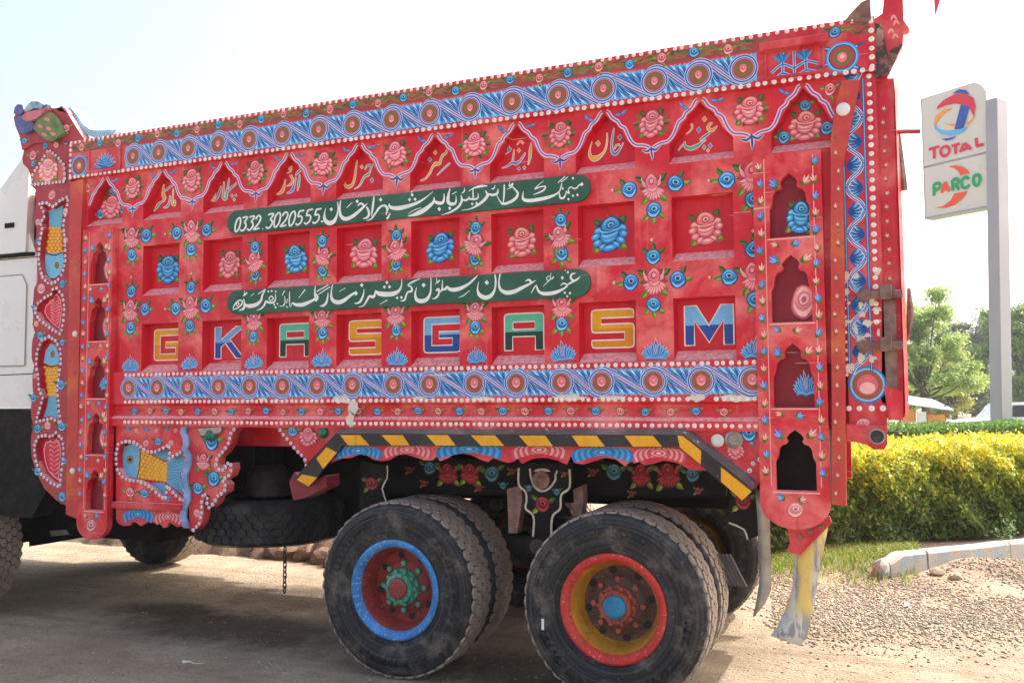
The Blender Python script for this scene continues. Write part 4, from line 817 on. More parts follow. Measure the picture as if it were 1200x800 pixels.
P = Paint(); px_poly(P, [(57, 247), (68, 243), (74, 241), (73, 256), (72, 266), (58, 266)], C('6fb3cc'), FB); scales(P, [(58, 266), (72, 266), (74, 297), (54, 297)], 8, 4, FB)
px_poly(P, [(54, 297), (74, 296), (75, 308), (71, 320), (65, 326), (59, 326), (54, 318), (53, 306)], C('79bfe0'), FB, 8); 
for r, c in ((5, 'c9b68a'), (4, '2a2c2c'), (2.6, 'a8a060'), (1.4, '141414')): P.poly([W(p, q, FB) for p, q in ell(67, 311, r*.62, r, 0, 12)], C(c), 9+(5-r)*.4)
P.stroke([W(54, 296.5, FB)+(.008,), W(64, 299, FB)+(.01,), W(74, 295.5, FB)+(.008,)], C('2a2226'), 9); P.build('painted_fish', cp, (0, FB, 0))
P = Paint(); px_poly(P, [(51, 425), (54, 410), (60, 402), (66, 406), (69, 416), (69, 427), (60, 428)], C('79bfe0'), FB); scales(P, [(52, 428), (69, 427), (66, 464), (57, 464)], 9, 4, FB)
px_poly(P, [(57, 464), (66, 464), (67, 478), (69, 491), (60, 487), (51, 489), (55, 477)], C('6fb3cc'), FB, 3)
for r, c in ((5, 'c9b68a'), (4, '2a2c2c'), (2.6, 'a8a060'), (1.4, '141414')): P.poly([W(p, q, FB) for p, q in ell(62, 415, r*.62, r, 0, 12)], C(c), 9+(5-r)*.4)
P.stroke([W(50, 427, FB)+(.008,), W(60, 429.5, FB)+(.01,), W(69, 427.5, FB)+(.008,)], C('2a2226'), 9); P.build('painted_fish', cp, (0, FB, 0))
for hp, cu, cv in ((heart1, 62, 366), (heart2, 61, 537)):
    P = Paint(); q = [(cu+(u-cu)*.66+2.5, cv+(v-cv)*.8) for u, v in hp]; px_poly(P, q, C('f2b0ac'), FB); px_poly(P, [(cu+1+(u-cu-1)*.9, cv+(v-cv)*.92) for u, v in q], C('d8324a'), FB)
    sp = 1.0 if hp is heart1 else 1.45
    for i in range(8):
        for sx in (-1, 1):
            v0 = cv-14*sp+i*3.6*sp; P.stroke([W(cu+3, v0+3, FB)+(.004,), W(cu+3+sx*4.5, v0-.5, FB)+(.012,), W(cu+3+sx*(7.2-i*.5), v0+1, FB)+(.003,)], C('f58a90'), 6+i*.1)
    P.build('painted_heart', cp, (0, FB, 0))
mih = [(38, 217), (39, 205), (48, 191), (58, 176), (68, 184), (76, 194), (77, 213)]
beads('bead_outline', WL(mih, FY), FY-.006, cp, .0125, .034, GREY, True)
P = Paint(); px_poly(P, mih, C('cf6a60'), FY); P.build('painted_arch', cp, (0, FY-.0003, 0)); putpx('rose_faded', 57, 199, FY-.002, 13, cp, 16)
for key, u, v, r in (('pinkrose', 38, 183, 6), ('bluerose', 53, 171, 4), ('pinkplain', 66, 170, 4), ('bluerose', 77, 166, 4), ('bluerose', 29, 170, 3), ('bluerose', 39, 192, 3.5), ('pinkplain', 61, 229, 5.5), ('pinkplain', 77, 248, 4), ('pinkplain', 44, 260, 4), ('bluerose', 45, 282, 3), ('pinkplain', 77, 281, 4), ('bluerose', 73, 333, 4.5), ('pinkplain', 48, 338, 6), ('bluerose', 40, 360, 3), ('bluerose', 47, 393, 5), ('bluerose', 73, 401, 4), ('pinkplain', 42, 379, 3.5), ('bluerose', 71, 451, 6), ('bluerose', 39, 466, 5), ('pinkplain', 41, 440, 3), ('bluerose', 44, 503, 5.5), ('bluerose', 73, 500, 6), ('pinkplain', 56, 498, 5), ('bluerose', 44, 552, 5), ('bluerose', 73, 582, 6), ('bluerose', 75, 540, 4)): putpx(key, u, v, FY, r*.82, cp, r)
beads('bead_row', WL([(80, 215), (79, 470)], -.05), -.004, cp, .0115, .042)
# carved creature head on top of the corner, built up in layers
def layer(name, pts, y0, y1, mat, par_, bev=.006): return MB().prism(WL(pts, y0), y0, y1).build(name, mat, par_, bevel=bev)
hdo = layer('carved_head', [(26, 176), (23, 160), (18, 148), (16, 138), (20, 131), (30, 128), (45, 129), (60, 127), (72, 126), (80, 134), (90, 150), (99, 164), (82, 166), (60, 166), (40, 168)], -.02, .05, M['maroon'], truck)
GRN = simple('green_carving_paint', C('5f7a44'), .55, 0, .4, 16, C('8a6a4a'), .5); PNK = simple('pink_carving_paint', C('c46a76'), .5, 0, .25, 20); BLC = simple('blue_carving_paint', C('5b7f9c'), .45, 0, .5, 18, C('c8d8de'), .6); VIO = simple('violet_carving_paint', C('4f5c92'), .6, 0, .4, 30, C('7a6a8a'), .5)
layer('cheek', [(38, 150), (45, 138), (58, 131), (65, 138), (70, 148), (72, 157), (62, 166), (52, 163), (44, 157)], -.06, -.021, GRN, hdo, .012)
layer('brow', [(17, 141), (22, 135), (32, 136), (40, 144), (37, 153), (28, 157), (20, 153)], -.05, -.021, VIO, hdo, .012)
layer('lip', [(25, 137), (32, 131), (44, 129), (55, 126), (50, 133), (43, 139), (33, 142), (27, 141)], -.07, -.02, PNK, hdo, .01)
layer('horn', [(28, 131), (31, 124), (37, 119), (45, 119), (52, 123), (48, 128), (40, 127), (33, 130)], -.03, .06, BLC, hdo, .012)
layer('horn', [(50, 127), (53, 122), (60, 124), (62, 130), (57, 133)], -.02, .05, BLC, hdo, .01)
layer('curl', [(16, 133), (17, 126), (21, 122), (26, 123), (28, 129), (25, 134), (20, 135)], -.03, .04, VIO, hdo, .01)
layer('crest_knob', [(66, 129), (72, 124), (77, 128), (80, 133), (73, 131)], -.02, .04, PNK, hdo, .006)
P = Paint()
for u, v in ((47, 148), (57, 151), (55, 140), (52, 158), (62, 157)): px_poly(P, ell(u, v, 3.6, 2.2, .4, 9), C('d08a78'), -.061)
P.build('painted_petals', hdo, (0, -.0615, 0))
for key, u, v, r in (('pinkrose', 78, 150, 5), ('bluerose', 29, 165, 3.5)): putpx(key, u, v, -.021, r, hdo)
TRM = simple('pale_blue_trim_paint', C('9fd0e0'), .5, 0, .2, 12)
path = [(79, 128), (86, 138), (93, 149), (101, 158), (112, 161), (124, 160), (134, 156)]
up_ = [(83, 126), (91, 136), (98, 146), (106, 152), (116, 153), (126, 153), (136, 152)]
trm = layer('crest_trim', path+up_[::-1], .03, .14, TRM, truck, .004)
P = Paint()
for k in range(26):
    t = k/25*5.99; i_ = int(t); f_ = t-i_; a_ = (path[i_][0]+(path[i_+1][0]-path[i_][0])*f_, path[i_][1]+(path[i_+1][1]-path[i_][1])*f_); b_ = (up_[i_][0]+(up_[i_+1][0]-up_[i_][0])*f_, up_[i_][1]+(up_[i_+1][1]-up_[i_][1])*f_)
    P.stroke([W(*a_, .03)+(.006,), W(*b_, .03)+(.003,)], C('5f9fc0'), 1, None, 1)
P.build('painted_flutes', trm, (0, .0295, 0))
FNL = simple('blue_finial_paint', C('3f7fa6'), .5, 0, .5, 20)
for q in ([(92, 152), (99, 139), (103, 146), (104, 153)], [(118, 157), (126, 152), (133, 155), (135, 160)]): layer('crest_finial', q, .2, .3, FNL, truck, .008)
# ---------------------------------------------------------------- fish skirt panel
SY = -.012
fo = [(141, 521), (148, 518), (157, 518), (164.5, 523), (171.7, 529), (180.8, 530), (190, 526), (197, 522), (198, 531), (197, 537), (206, 533), (214, 527), (217, 545), (212, 556), (215, 580), (212, 586), (202.5, 577), (195, 569), (193, 584), (184.4, 577.5), (173.5, 567), (162.6, 562.5), (151.8, 562), (143.6, 556.5), (139, 548), (138.5, 533)]
fp = plate('fish_skirt', WL([(136, 499), (220, 499), (220, 590), (136, 590)], SY), [WL(fo, SY)], SY, .03, M['red'], truck)
beads('bead_outline', WL(ring(fo, 1.06), SY), SY-.001, fp, .0125, .034, GREY, True)
MB().box(-4.75, -4.16, .028, .034, .92, 1.43).build('panel_back', M['redd'], fp)
P = Paint(); px_poly(P, [(141, 535), (146, 523), (156, 519.5), (164, 524), (163.5, 545), (160, 561), (150, 557), (143, 547)], C('6fb4d6'), FB)
scales(P, [(164, 526), (196, 543), (196, 564), (161, 560.5)], 7, 8, FB)
px_poly(P, [(195, 541), (215, 528), (218, 545), (211, 555), (216, 581), (206, 573), (195, 565)], C('6fb4d6'), FB, 3)
px_poly(P, [(176, 529), (190, 527), (197, 525), (197, 540), (186, 536)], C('5fa6c8'), FB, 3.5); px_poly(P, [(178, 565), (194, 566), (193, 582), (186, 574)], C('5fa6c8'), FB, 3.5)
for i in range(9): P.stroke([W(196, 545+i*2, FB)+(.004,), W(206, 540+i*3.4, FB)+(.005,), W(213, 533+i*5.4, FB)+(.003,)], C('3a7f9c'), 7+i*.1)
for r, c in ((4.6, '2a2426'), (3.9, 'c8a070'), (2.8, '7a3a30'), (1.7, '141012')): P.poly([W(p, q, FB) for p, q in ell(152.5, 538, r*.85, r, 0, 14)], C(c), 9+(5-r)*.4)
P.stroke([W(164.5, 523, FB)+(.006,), W(164, 545, FB)+(.007,), W(160.5, 561, FB)+(.006,)], C('2a2226'), 9); P.build('painted_fish', fp, (0, FB, 0))
for key, u, v, r in (('bluerose', 185, 517, 4), ('pinkplain', 171, 519, 4), ('pinkrose', 152, 577, 6), ('bluerose', 169, 578, 5), ('pinkplain', 200, 519, 3.5), ('bluerose', 151, 503, 2.6), ('pinkplain', 160, 504, 2.6), ('bluerose', 172, 503.5, 2.6), ('pinkplain', 183, 504, 2.6), ('bluerose', 195, 503.5, 2.6), ('pinkplain', 206, 504, 2.6), ('bluerose', 197, 584, 3)): putpx(key, u, v, SY, r, fp)
MB().prism(WL([(136, 587), (216, 590), (216, 597), (136, 594)], SY), -.05, -.014).build('skirt_ledge', M['redb'], fp, bevel=.004)
wv = [(215, 500), (213, 506), (216, 513), (217, 520), (215, 526), (219, 533), (219, 545), (215, 556), (215, 566), (218, 576), (218, 586), (214, 596), (213, 606), (217, 618)]
wav = wv+[(u+6.5, v) for u, v in wv[::-1]]
MB().prism(WL(wav, SY), -.03, -.013).build('wavy_trim', simple('blue_trim_paint', C('7f98c0'), .45, 0, .35, 14), fp, bevel=.003)
va = MB().prism(WL([(137, 594), (216, 597), (216, 616), (208, 617), (204, 614), (199, 611), (197, 617), (193, 618), (189, 614), (182, 612), (175, 611), (170, 613), (166, 616), (161, 612), (157, 610), (153, 615), (146, 616), (140, 613), (137, 608)], SY), -.02, .0).build('scalloped_valance', M['redb'], fp)
def fan(P, u, v, ru, rv, pal, y, n=8):
    for sx in (-1, 1):
        for i in range(n, -1, -1):
            t = i/n; w_ = .012+.02*ru/n/5; P.stroke([W(u+sx*ru*t*.72, v-rv*(.75-.25*t), y)+(w_*.5,), W(u+sx*(ru*t*.93+1.5), v-rv*.15+rv*.25*t*t, y)+(w_*1.3,), W(u+sx*(ru*t*.97), v+rv*(.3+.75*t**1.6), y)+(w_*.6,)], pal[i % 2], 2+(n-i)*.35+(.15 if sx > 0 else 0))
    for r, c in ((.42, pal[1]), (.32, pal[0]), (.2, pal[1]), (.1, pal[2])): P.poly([W(p, q, y) for p, q in ell(u, v-rv*.12, ru*r, rv*r*1.2, 0, 14)], c, 9+(.5-r)*6)
BF = (C('4aa6dc'), C('2a78bc'), C('a8dcf0')); PF = (C('f0a0a2'), C('d0525e'), C('fbd4cc'))
P = Paint(); fan(P, 162, 603, 15, 9, BF, -.021, 6); P.build('painted_shell', va, (0, -.021, 0)); P = Paint(); fan(P, 197, 606, 13, 8, PF, -.021, 6); P.build('painted_shell', va, (0, -.021, 0))
# cusped skirt beside the spare wheel, and its partner in front of the wheels
cusp = [(281, 498), (273, 508), (271, 518), (265, 528), (257, 536), (256, 544), (260, 551), (266, 550), (268, 543), (273, 542), (274, 549), (271, 557), (263, 562), (267, 567), (266, 576), (257, 581), (254, 589), (247, 595), (245, 588), (246, 581), (241, 578), (239, 586), (239, 600), (236, 614), (229, 621)]
sk = MB().prism(WL([(221, 498)]+cusp+[(222, 621)], SY), SY, .05).build('cusped_skirt', M['redb'], truck, bevel=.003)
beads('bead_outline', WL([(u-2.2, v) for u, v in cusp], SY), SY-.004, sk, .0125, .034, GREY)
for key, u, v, r in (('bluerose', 248, 518, 9), ('mum', 239, 541, 11), ('bluerose', 250, 561, 9), ('bluerose', 232, 572, 6.5), ('pinkplain', 231, 601, 4)): putpx(key, u, v, SY-.003, r*.9, sk, r*1.1)
x, z = W(248, 510, -.02); lampm = simple('green_lamp_glass', C('1f6a4a'), .2, 0, .2, 10); MB().lathe([(.04, 0), (.036, -.03), (.02, -.045), (.0005, -.05)], (x, SY-.001, z), 18).build('side_lamp', lampm, truck, True)
MB().prism(WL([(235, 502), (262, 500), (262, 506), (256, 508), (240, 510)], SY), -.04, -.013).build('lamp_visor', M['galv'], truck)
cusp2 = [(323, 498), (329, 508), (336, 515), (342, 523), (348, 530), (355, 536), (357, 545)]
sk2 = MB().prism(WL(cusp2+[(376, 528), (400, 505), (400, 498)], SY), SY, .05).build('cusped_skirt', M['redb'], truck, bevel=.003)
beads('bead_outline', WL([(u+2.5, v+.5) for u, v in cusp2], SY), SY-.004, sk2, .0125, .034, GREY)
for key, u, v, r in (('bluerose', 343, 505, 6), ('rose_bare', 361, 512, 12)): putpx(key, u, v, SY-.003, r, sk2)
x, z = W(379, 507, -.02); MB().lathe([(.034, 0), (.03, -.025), (.015, -.035), (.0005, -.037)], (x, SY-.001, z), 18).build('side_lamp', lampm, truck, True)
sk3 = MB().prism(WL([(806, 500), (890, 500), (891, 562), (884, 572), (876, 572), (845, 536), (822, 516)], SY), SY, .05).build('cusped_skirt', M['redb'], truck, bevel=.003)
putpx('bluerose', 877, 508, SY-.003, 9, sk3); putpx('rose_bare', 862, 528, SY-.003, 12, sk3); putpx('bud_blue', 880, 520, SY-.003, 5, sk3)
beads('bead_outline', WL([(891, 538), (884, 541), (879, 549), (877, 560)], SY), SY-.004, sk3, .0125, .03, GREY)
for u, v, r, mt in ((841, 516, .032, 'white'), (860, 515, .045, 'white')): x, z = W(u, v, -.02); MB().lathe([(r, 0), (r, -.012), (r*.7, -.02), (r*.66, -.006), (.0005, -.006)], (x, SY-.0012, z), 20).build('marker_lamp', M['white'] if u < 850 else M['galv'], sk3)
# ---------------------------------------------------------------- striped guard bar over the wheels
HY = -.085
face = [(347, 566), (395, 509), (800, 510), (880, 576), (868, 587), (795, 523.5), (401, 522), (360, 571)]
hb = MB(); hb.prism(WL([(344, 562), (393, 508.5), (800, 510), (882, 574), (871, 587), (795, 523.5), (401, 522), (362, 570)], HY), HY, HY+.02)
hbar = hb.build('guard_bar', M['hblack'], truck, bevel=.003)
lg = MB()
P3 = [W(393, 508, HY), W(801, 509.5, HY), W(883, 573, HY)]; P0 = W(344, 561, HY)
for a, b in ((P0, P3[0]), (P3[0], P3[1]), (P3[1], P3[2])): lg.add([(a[0], HY, a[1]), (b[0], HY, b[1]), (b[0], .0, b[1]+.045), (a[0], .0, a[1]+.045)], [(0, 1, 2, 3)])
lg.build('guard_ledge', M['ledge'], truck)
ys = [[(399, 509.5), (422, 509.5), (433, 521.5), (408, 521.5)], [(447, 509.5), (472, 509.5), (480, 521.5), (459, 521.5)], [(500, 509.5), (525, 509.5), (534, 521.7), (511, 521.7)], [(552, 509.8), (580, 509.8), (591, 522), (564, 522)], [(608, 510), (639, 510), (648, 522.4), (619, 522.4)], [(670, 510), (699, 510), (709, 522.8), (679, 522.8)], [(732, 510.2), (765, 510.2), (776, 523), (742, 523)], [(794, 510.2), (800, 510.4), (822, 528), (821, 544), (797, 524)], [(845, 547), (881, 575.5), (870, 586), (845, 564)], [(348, 562), (354, 555.5), (372, 559), (362, 569.5)], [(371, 537), (383, 523.5), (395, 530), (379, 549)]]
for q in ys: MB().prism(WL(q, HY), HY-.003, HY-.0005).build('hazard_stripe', M['yellow'], hbar)
# scalloped valance beneath
low = [(388, 542), (400, 537), (412, 536), (421, 532), (430, 533), (438, 538), (448, 540), (456, 539), (466, 533), (476, 532), (486, 535), (498, 539), (507, 539), (512, 534), (516, 540), (524, 537), (532, 532), (543, 531), (553, 533), (563, 538), (572, 541), (578, 536), (588, 540), (596, 542), (603, 540), (606, 535), (612, 543), (625, 537), (640, 536), (653, 539), (664, 544), (669, 534), (674, 542), (684, 544), (700, 539), (710, 536), (722, 538), (733, 546), (743, 535), (755, 545), (766, 543), (778, 539), (790, 541), (800, 545), (808, 550), (828, 551)]
vl = MB().prism(WL([(398, 521)]+low+[(800, 523)], -.05), -.055, -.04).build('scalloped_valance', M['redb'], truck)
for u, v, ru, rv, pal in ((420, 529, 25, 9, BF), (477, 528, 27, 9, PF), (550, 527, 36, 10, BF), (632, 528, 30, 10, PF), (706, 531, 33, 10, BF), (772, 532, 29, 10, PF)): P = Paint(); fan(P, u, v, ru, rv, pal, -.056, 9); P.build('painted_shell', vl, (0, -.0555, 0))
MB().prism(WL([(340, 565), (346, 552), (360, 568), (383, 556), (384, 570), (360, 582), (345, 586)], -.03), -.04, .1).build('mudguard_end', M['wine'], truck, bevel=.01)
# ---------------------------------------------------------------- wheels
RW, TW = .506, .265
def tyre_parts(rub, tre, gro, dual=False):
    prof = [(.27, .03), (.285, .004), (.31, -.004), (.37, -.012), (.42, -.012), (.455, -.004), (.478, .008), (.488, .016)]
    prof2 = prof+[(.492, .03), (.492, TW-.03)]+[(r, TW-h) for r, h in prof[::-1]]
    t = MB(); t.lathe(prof2, (0, 0, 0), 64, 0)
    # raised rings and worn lettering ridges on the wall
    for r in (.335, .345, .44): t.lathe([(r-.003, -.0105 if r > .4 else -.0055), (r, -.016 if r > .4 else -.0095), (r+.003, -.0105 if r > .4 else -.006)], (0, 0, 0), 64, 0)
    R3 = random.Random(2)
    for k in range(64):
        th = 2*math.pi*k/64
        if (k//11) % 2 == 0 and R3.random() < .9:
            c, s = math.cos(th), math.sin(th); w = .013
            pts = [(.38, -w), (.38, w), (.418, w), (.418, -w)]; v = [(r*c-q*s, -.0155, r*s+q*c) for r, q in pts]+[(r*c-q*s, -.0085, r*s+q*c) for r, q in pts]
            t.add(v, [(3, 2, 1, 0), (0, 1, 5, 4), (1, 2, 6, 5), (2, 3, 7, 6), (3, 0, 4, 7)], 0)
    b = MB(); rows = 5; N = 44; wr = (TW-.03)/rows
    for j in range(rows):
        y0 = .015+j*wr; y1 = y0+wr; off = (j % 2)*.5
        for k in range(N):
            a0 = 2*math.pi*(k+off+.07)/N; a1 = 2*math.pi*(k+off+.93)/N; am = (a0+a1)/2
            rt = .506-(.006 if j in (0, rows-1) else 0); ym = (y0+y1)/2; de = wr*.2; g_ = .005
            hexp = [(am, max(.004, y0-de+g_)), (a1, y0+de+g_*.4), (a1, y1-de-g_*.4), (am, min(TW-.004, y1+de-g_)), (a0, y1-de-g_*.4), (a0, y0+de+g_*.4)]
            v = [(rt*math.cos(a), y, rt*math.sin(a)) for a, y in hexp]+[(.489*math.cos(a), y, .489*math.sin(a)) for a, y in hexp]
            b.add(v, [(0, 1, 2, 3, 4, 5)]+[(i, 6+i, 6+(i+1) % 6, (i+1) % 6) for i in range(6)], 0)
    return mesh('tyre', t.v, t.f, [rub], t.m, True), mesh('tread_blocks', b.v, b.f, [tre], b.m)
ME_T, ME_B = tyre_parts(M['rubber'], M['tread'], M['groove'])
ME_TS, ME_BS = tyre_parts(M['spare'], M['spare'], M['groove'])
def tint(name, a, b, chips=.42, cc=C('8a7468')): return enamel(name, C(a), C(b), .5, .7, chips, cc, dust_light=False, cs=60, grime=.85)
def wheel(x, y, rimc, dishc, hubc, capc, front=False, flip=False):
    w = empty('wheel', (x, y, RW), truck); s = -1 if flip else 1
    rz = math.pi if flip else 0
    t = link('tyre', ME_T, w, (x, y, RW)); b = link('tread_blocks', ME_B, w, (x, y, RW)); t.rotation_euler = b.rotation_euler = (0, random.uniform(0, 6), rz); b['kind'] = 'stuff'
    d = .03 if front else .15
    r = MB(); r.lathe([(.276, .012), (.288, .006), (.286, -.004), (.272, -.008), (.246, .004), (.238, .03)], (0, 0, 0), 56, 0)
    r.lathe([(.238, .03), (.225, .05), (.215, d-.02), (.2, d)], (0, 0, 0), 56, 1)
    r.lathe([(.2, d), (.17, d+.006), (.15, d-.015), (.12, d-.03), (.0005, d-.03)], (0, 0, 0), 56, 2)
    ro = r.build('rim', [rimc, {id(RIMR): RIMY, id(RIMB): DISHR}.get(id(rimc), rimc), dishc], w, True, loc=(x, y, RW)); ro.rotation_euler = (0, 0, rz)
    for k in range(8):
        a = 2*math.pi*k/8+.2; hh = MB().lathe([(.022, 0), (.0005, .001)], (.177*math.cos(a), d-.004, .177*math.sin(a)), 12); q = hh.build('hand_hole', M['groove'], w, loc=(x, y, RW)); q.rotation_euler = (0, 0, rz); q.scale = (1, 1, 1)
    h = MB(); h.lathe([(.105, d-.03), (.105, d-.055), (.09, d-.06), (.085, d-.1), (.05, d-.1)], (0, 0, 0), 32, 0); h.lathe([(.062, d-.1), (.06, d-.115), (.045, d-.125), (.0005, d-.127)], (0, 0, 0), 24, 1)
    for k in range(10):
        a = 2*math.pi*k/10; h.lathe([(.012, d-.056), (.012, d-.085), (.0005, d-.086)], (.096*math.cos(a), 0, .096*math.sin(a)), 6, 0)
        h.lathe([(.009, d-.1), (.009, d-.112), (.0005, d-.112)], (.073*math.cos(a), 0, .073*math.sin(a)), 6, 0)
    for k in range(8):
        a = 2*math.pi*k/8; h.lathe([(.016, d-.02), (.016, d-.045), (.0005, d-.046)], (.135*math.cos(a), 0, .135*math.sin(a)), 6, 0)
    ho = h.build('hub', [hubc, capc], w, loc=(x, y, RW)); ho.rotation_euler = (0, 0, rz)
    return w
RIMB = tint('blue_rim_paint', '3a7fc0', '6aa6d6', .43, C('8fbbe0')); RIMR = tint('red_rim_paint', 'c8342e', 'd8564c', .42, C('c89080'))
RIMY = tint('yellow_barrel_paint', 'b8801e', 'c89434', .42, C('6a4a30')); DISHR = tint('brick_red_disc_paint', '8e2f28', 'a84438'); DISHB = tint('grimy_disc_paint', '5a4238', '7a5040', .42); HUBG = tint('green_hub_paint', '3f9a7c', '6ab89c', .4); HUBR = tint('faded_red_hub_paint', 'a8503e', 'c0705a', .4); CAPB = tint('blue_hub_cap_paint', '2f86b0', '4aa0c8', .35); CAPR = tint('red_hub_cap_paint', '8e3a34', 'a05048')
GRYR = tint('grey_rim_paint', '4a4644', '5a5450')
XA, XB, XF = -2.682, -1.382, -6.66
wheel(XA, .0, RIMB, DISHR, HUBG, CAPR); wheel(XA, .33, GRYR, GRYR, GRYR, GRYR); wheel(XB, .0, RIMR, DISHB, HUBR, CAPB); wheel(XB, .33, GRYR, GRYR, GRYR, GRYR)
for x in (XA, XB):
    for y in (2.43, 2.1): wheel(x, y, RIMR, GRYR, GRYR, GRYR, flip=True)
wheel(XF, .14, GRYR, GRYR, GRYR, GRYR, True); wheel(XF, 2.46, GRYR, GRYR, GRYR, GRYR, True, True)
x, z = W(636, 731, -.02); MB().box(x-.006, x+.006, -.024, -.015, z-.028, z+.028).build('tyre_sticker', simple('white_sticker', C('e8e8e6'), .6, 0, .05), truck)
# spare wheel slung flat under the body
sp = empty('spare_wheel', (-3.98, .55, .67), truck)
for nm, me in (('tyre', ME_TS), ('tread_blocks', ME_BS)):
    o = link(nm, me, sp, (-3.98, .56, .672)); o.rotation_euler = (math.pi/2, 0, 0)
    if nm == 'tread_blocks': o['kind'] = 'stuff'
o = MB().lathe([(.285, .02), (.26, .1), (.2, .14), (.0005, .14)], (0, 0, 0), 32, 0, 'z').build('rim', M['under'], sp, loc=(-3.98, .56, .672))
MB().tube([(-3.98, .56, .7), (-3.98, .56, 1.4)], .03, 8).build('spare_carrier', M['under'], truck)
# chain
ch = MB(); x, z = W(334, 640, .3); z0 = z
for k in range(9):
    zc = z0-.02-k*.032; p = [(x+(.011*math.cos(a) if k % 2 else 0), .3+(0 if k % 2 else .011*math.cos(a)), zc+.022*math.sin(a)) for a in (2*math.pi*i/10 for i in range(11))]; ch.tube(p, .0045, 5, 0, False)
ch.build('chain', M['iron'], truck)
# ---------------------------------------------------------------- chassis
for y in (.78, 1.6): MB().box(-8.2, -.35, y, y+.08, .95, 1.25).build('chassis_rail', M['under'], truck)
for x in (XA, XB, XF):
    ax = MB().tube([(x, .3, RW), (x, 2.15, RW)], .07, 12)
    if x > -6: ax.lathe([(.001, -.2), (.12, -.16), (.19, -.02), (.19, .04), (.12, .16), (.001, .2)], (x, 1.2, RW), 20)
    ax.build('axle', M['under'], truck, True)
for y in (.72, 1.66):
    ls = MB()
    for k in range(7): L = .78-.09*k; ls.box(-2.03-L, -2.03+L, y-.05, y+.05, .72-k*.016, .735-k*.016)
    ls.build('leaf_spring', M['iron'], truck)
dr = MB().prism(WL([(452, 536), (855, 542), (850, 582), (452, 578)], .36), .36, .42).build('painted_subframe', M['black'], truck)
for key, u, v, r in (('d_teal', 503, 548, 8), ('d_red', 525, 555, 13), ('d_red', 550, 555, 13), ('d_teal', 576, 555, 9), ('d_redsmall', 481, 551, 4), ('d_redsmall', 561, 572, 4), ('d_redsmall', 497, 566, 4), ('d_redsmall', 695, 553, 5), ('d_teal', 720, 554, 10), ('d_red', 750, 557, 16), ('d_red', 783, 557, 17), ('d_teal', 811, 556, 9), ('d_redsmall', 818, 574, 4), ('d_redsmall', 740, 578, 4), ('d_teal', 590, 568, 4), ('d_redsmall', 600, 552, 4)): putpx(key, u, v, .358, r, dr)
# decorated spring bracket
def px20(pts, u0, v0, k): return [(u0+a/k, v0+b/k) for a, b in pts]
bo = px20([(158, 130), (505, 130), (505, 290), (440, 350), (445, 430), (385, 480), (380, 640), (255, 640), (260, 480), (205, 430), (215, 330), (158, 270)], 580, 520, 5.717)
BY = .12
br = MB().prism(WL(bo, BY), BY, BY+.06).build('spring_bracket', M['black'], truck, bevel=.004)
P = Paint(); ct = C('c4bca8')
for side_ in ([(160, 160), (160, 270), (205, 320), (212, 380), (205, 430), (250, 470), (262, 520), (255, 620)], [(500, 170), (500, 290), (445, 340), (438, 430), (395, 470), (380, 520), (378, 610)], [(235, 165), (243, 230), (275, 295), (318, 315), (365, 295), (405, 240), (405, 210), (418, 178)]):
    P.stroke([W(*q, BY)+(.012,) for q in px20(side_, 580, 520, 5.717)], ct)
P.poly([W(*q, BY) for q in px20(ell(316, 185, 55, 22, 0, 14, math.pi, 2*math.pi), 580, 520, 5.717)], ct)
P.build('painted_outline', br, (0, BY-.001, 0), M['dull'])
putpx('d_redsmall', 635.5, 590, BY-.003, 9, br); putpx('d_teal', 620, 571, BY-.003, 4, br); putpx('d_teal', 653, 576, BY-.003, 4, br); putpx('d_redsmall', 661, 555, BY-.003, 3, br)
x, z = W(635, 562, BY); MB().lathe([(.05, 0), (.05, -.02), (.03, -.03), (.012, -.045), (.0005, -.045)], (x, BY, z), 18).build('pivot_bolt', M['rust'], br)
x, z = W(631, 640, BY); MB().tube([(x, BY-.02, z), (x, BY+.25, z)], .045, 12).build('spring_pin', M['iron'], truck)
for u0, u1 in ((594, 611), (672, 683)):
    MB().prism(WL([(u0, 573), (u1, 568), (u1+1, 585), (u1-5, 625), (u0+2, 624)], .2), .2, .27).build('spring_hanger', M['rust'], truck, bevel=.006)
# small dark painted brackets either side of the wheels
for pts, fl in (([(422, 540), (454, 545), (454, 560), (448, 572), (454, 590), (440, 600), (422, 600)], (436, 566, 8)), ([(854, 575), (888, 570), (888, 628), (876, 632), (872, 620), (854, 612)], (870, 588, 10))):
    b_ = MB().prism(WL(pts, .1), .1, .14).build('mudguard_bracket', M['black'], truck, bevel=.003); putpx('d_redsmall', fl[0], fl[1], .098, fl[2], b_)
    P = Paint(); P.stroke([W(*q, .1)+(.009,) for q in (pts[1:5] if fl[0] < 500 else pts[3:6])], ct, None, None, 2); P.build('painted_outline', b_, (0, .098, 0), M['dull'])
# boxes and tanks in the dark under the body
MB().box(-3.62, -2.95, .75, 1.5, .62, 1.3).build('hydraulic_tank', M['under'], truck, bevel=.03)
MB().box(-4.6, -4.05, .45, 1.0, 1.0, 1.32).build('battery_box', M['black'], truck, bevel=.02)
o = MB(); x, z = W(303, 565, .4); o.lathe([(.16, -.09), (.13, .06), (.11, .1), (.001, .11)], (x, .5, z), 20, 0, 'z'); o.build('air_tank', M['iron'], truck, True)
MB().box(-5.3, -3.1, .25, .5, 1.3, 1.42).build('body_sill', M['red'], truck)
MB().prism(WL([(34, 560), (150, 560), (150, 616), (112, 626), (60, 636), (34, 640)], .7), .7, 1.5).build('fuel_tank', M['under'], truck, bevel=.04)
o = MB(); 
for k in range(7): o.tube([(-.98+k*.02, .5, .74), (-.9+k*.02, .55, .56)], .008, 5)
o.build('brake_hose', M['grey'], truck)
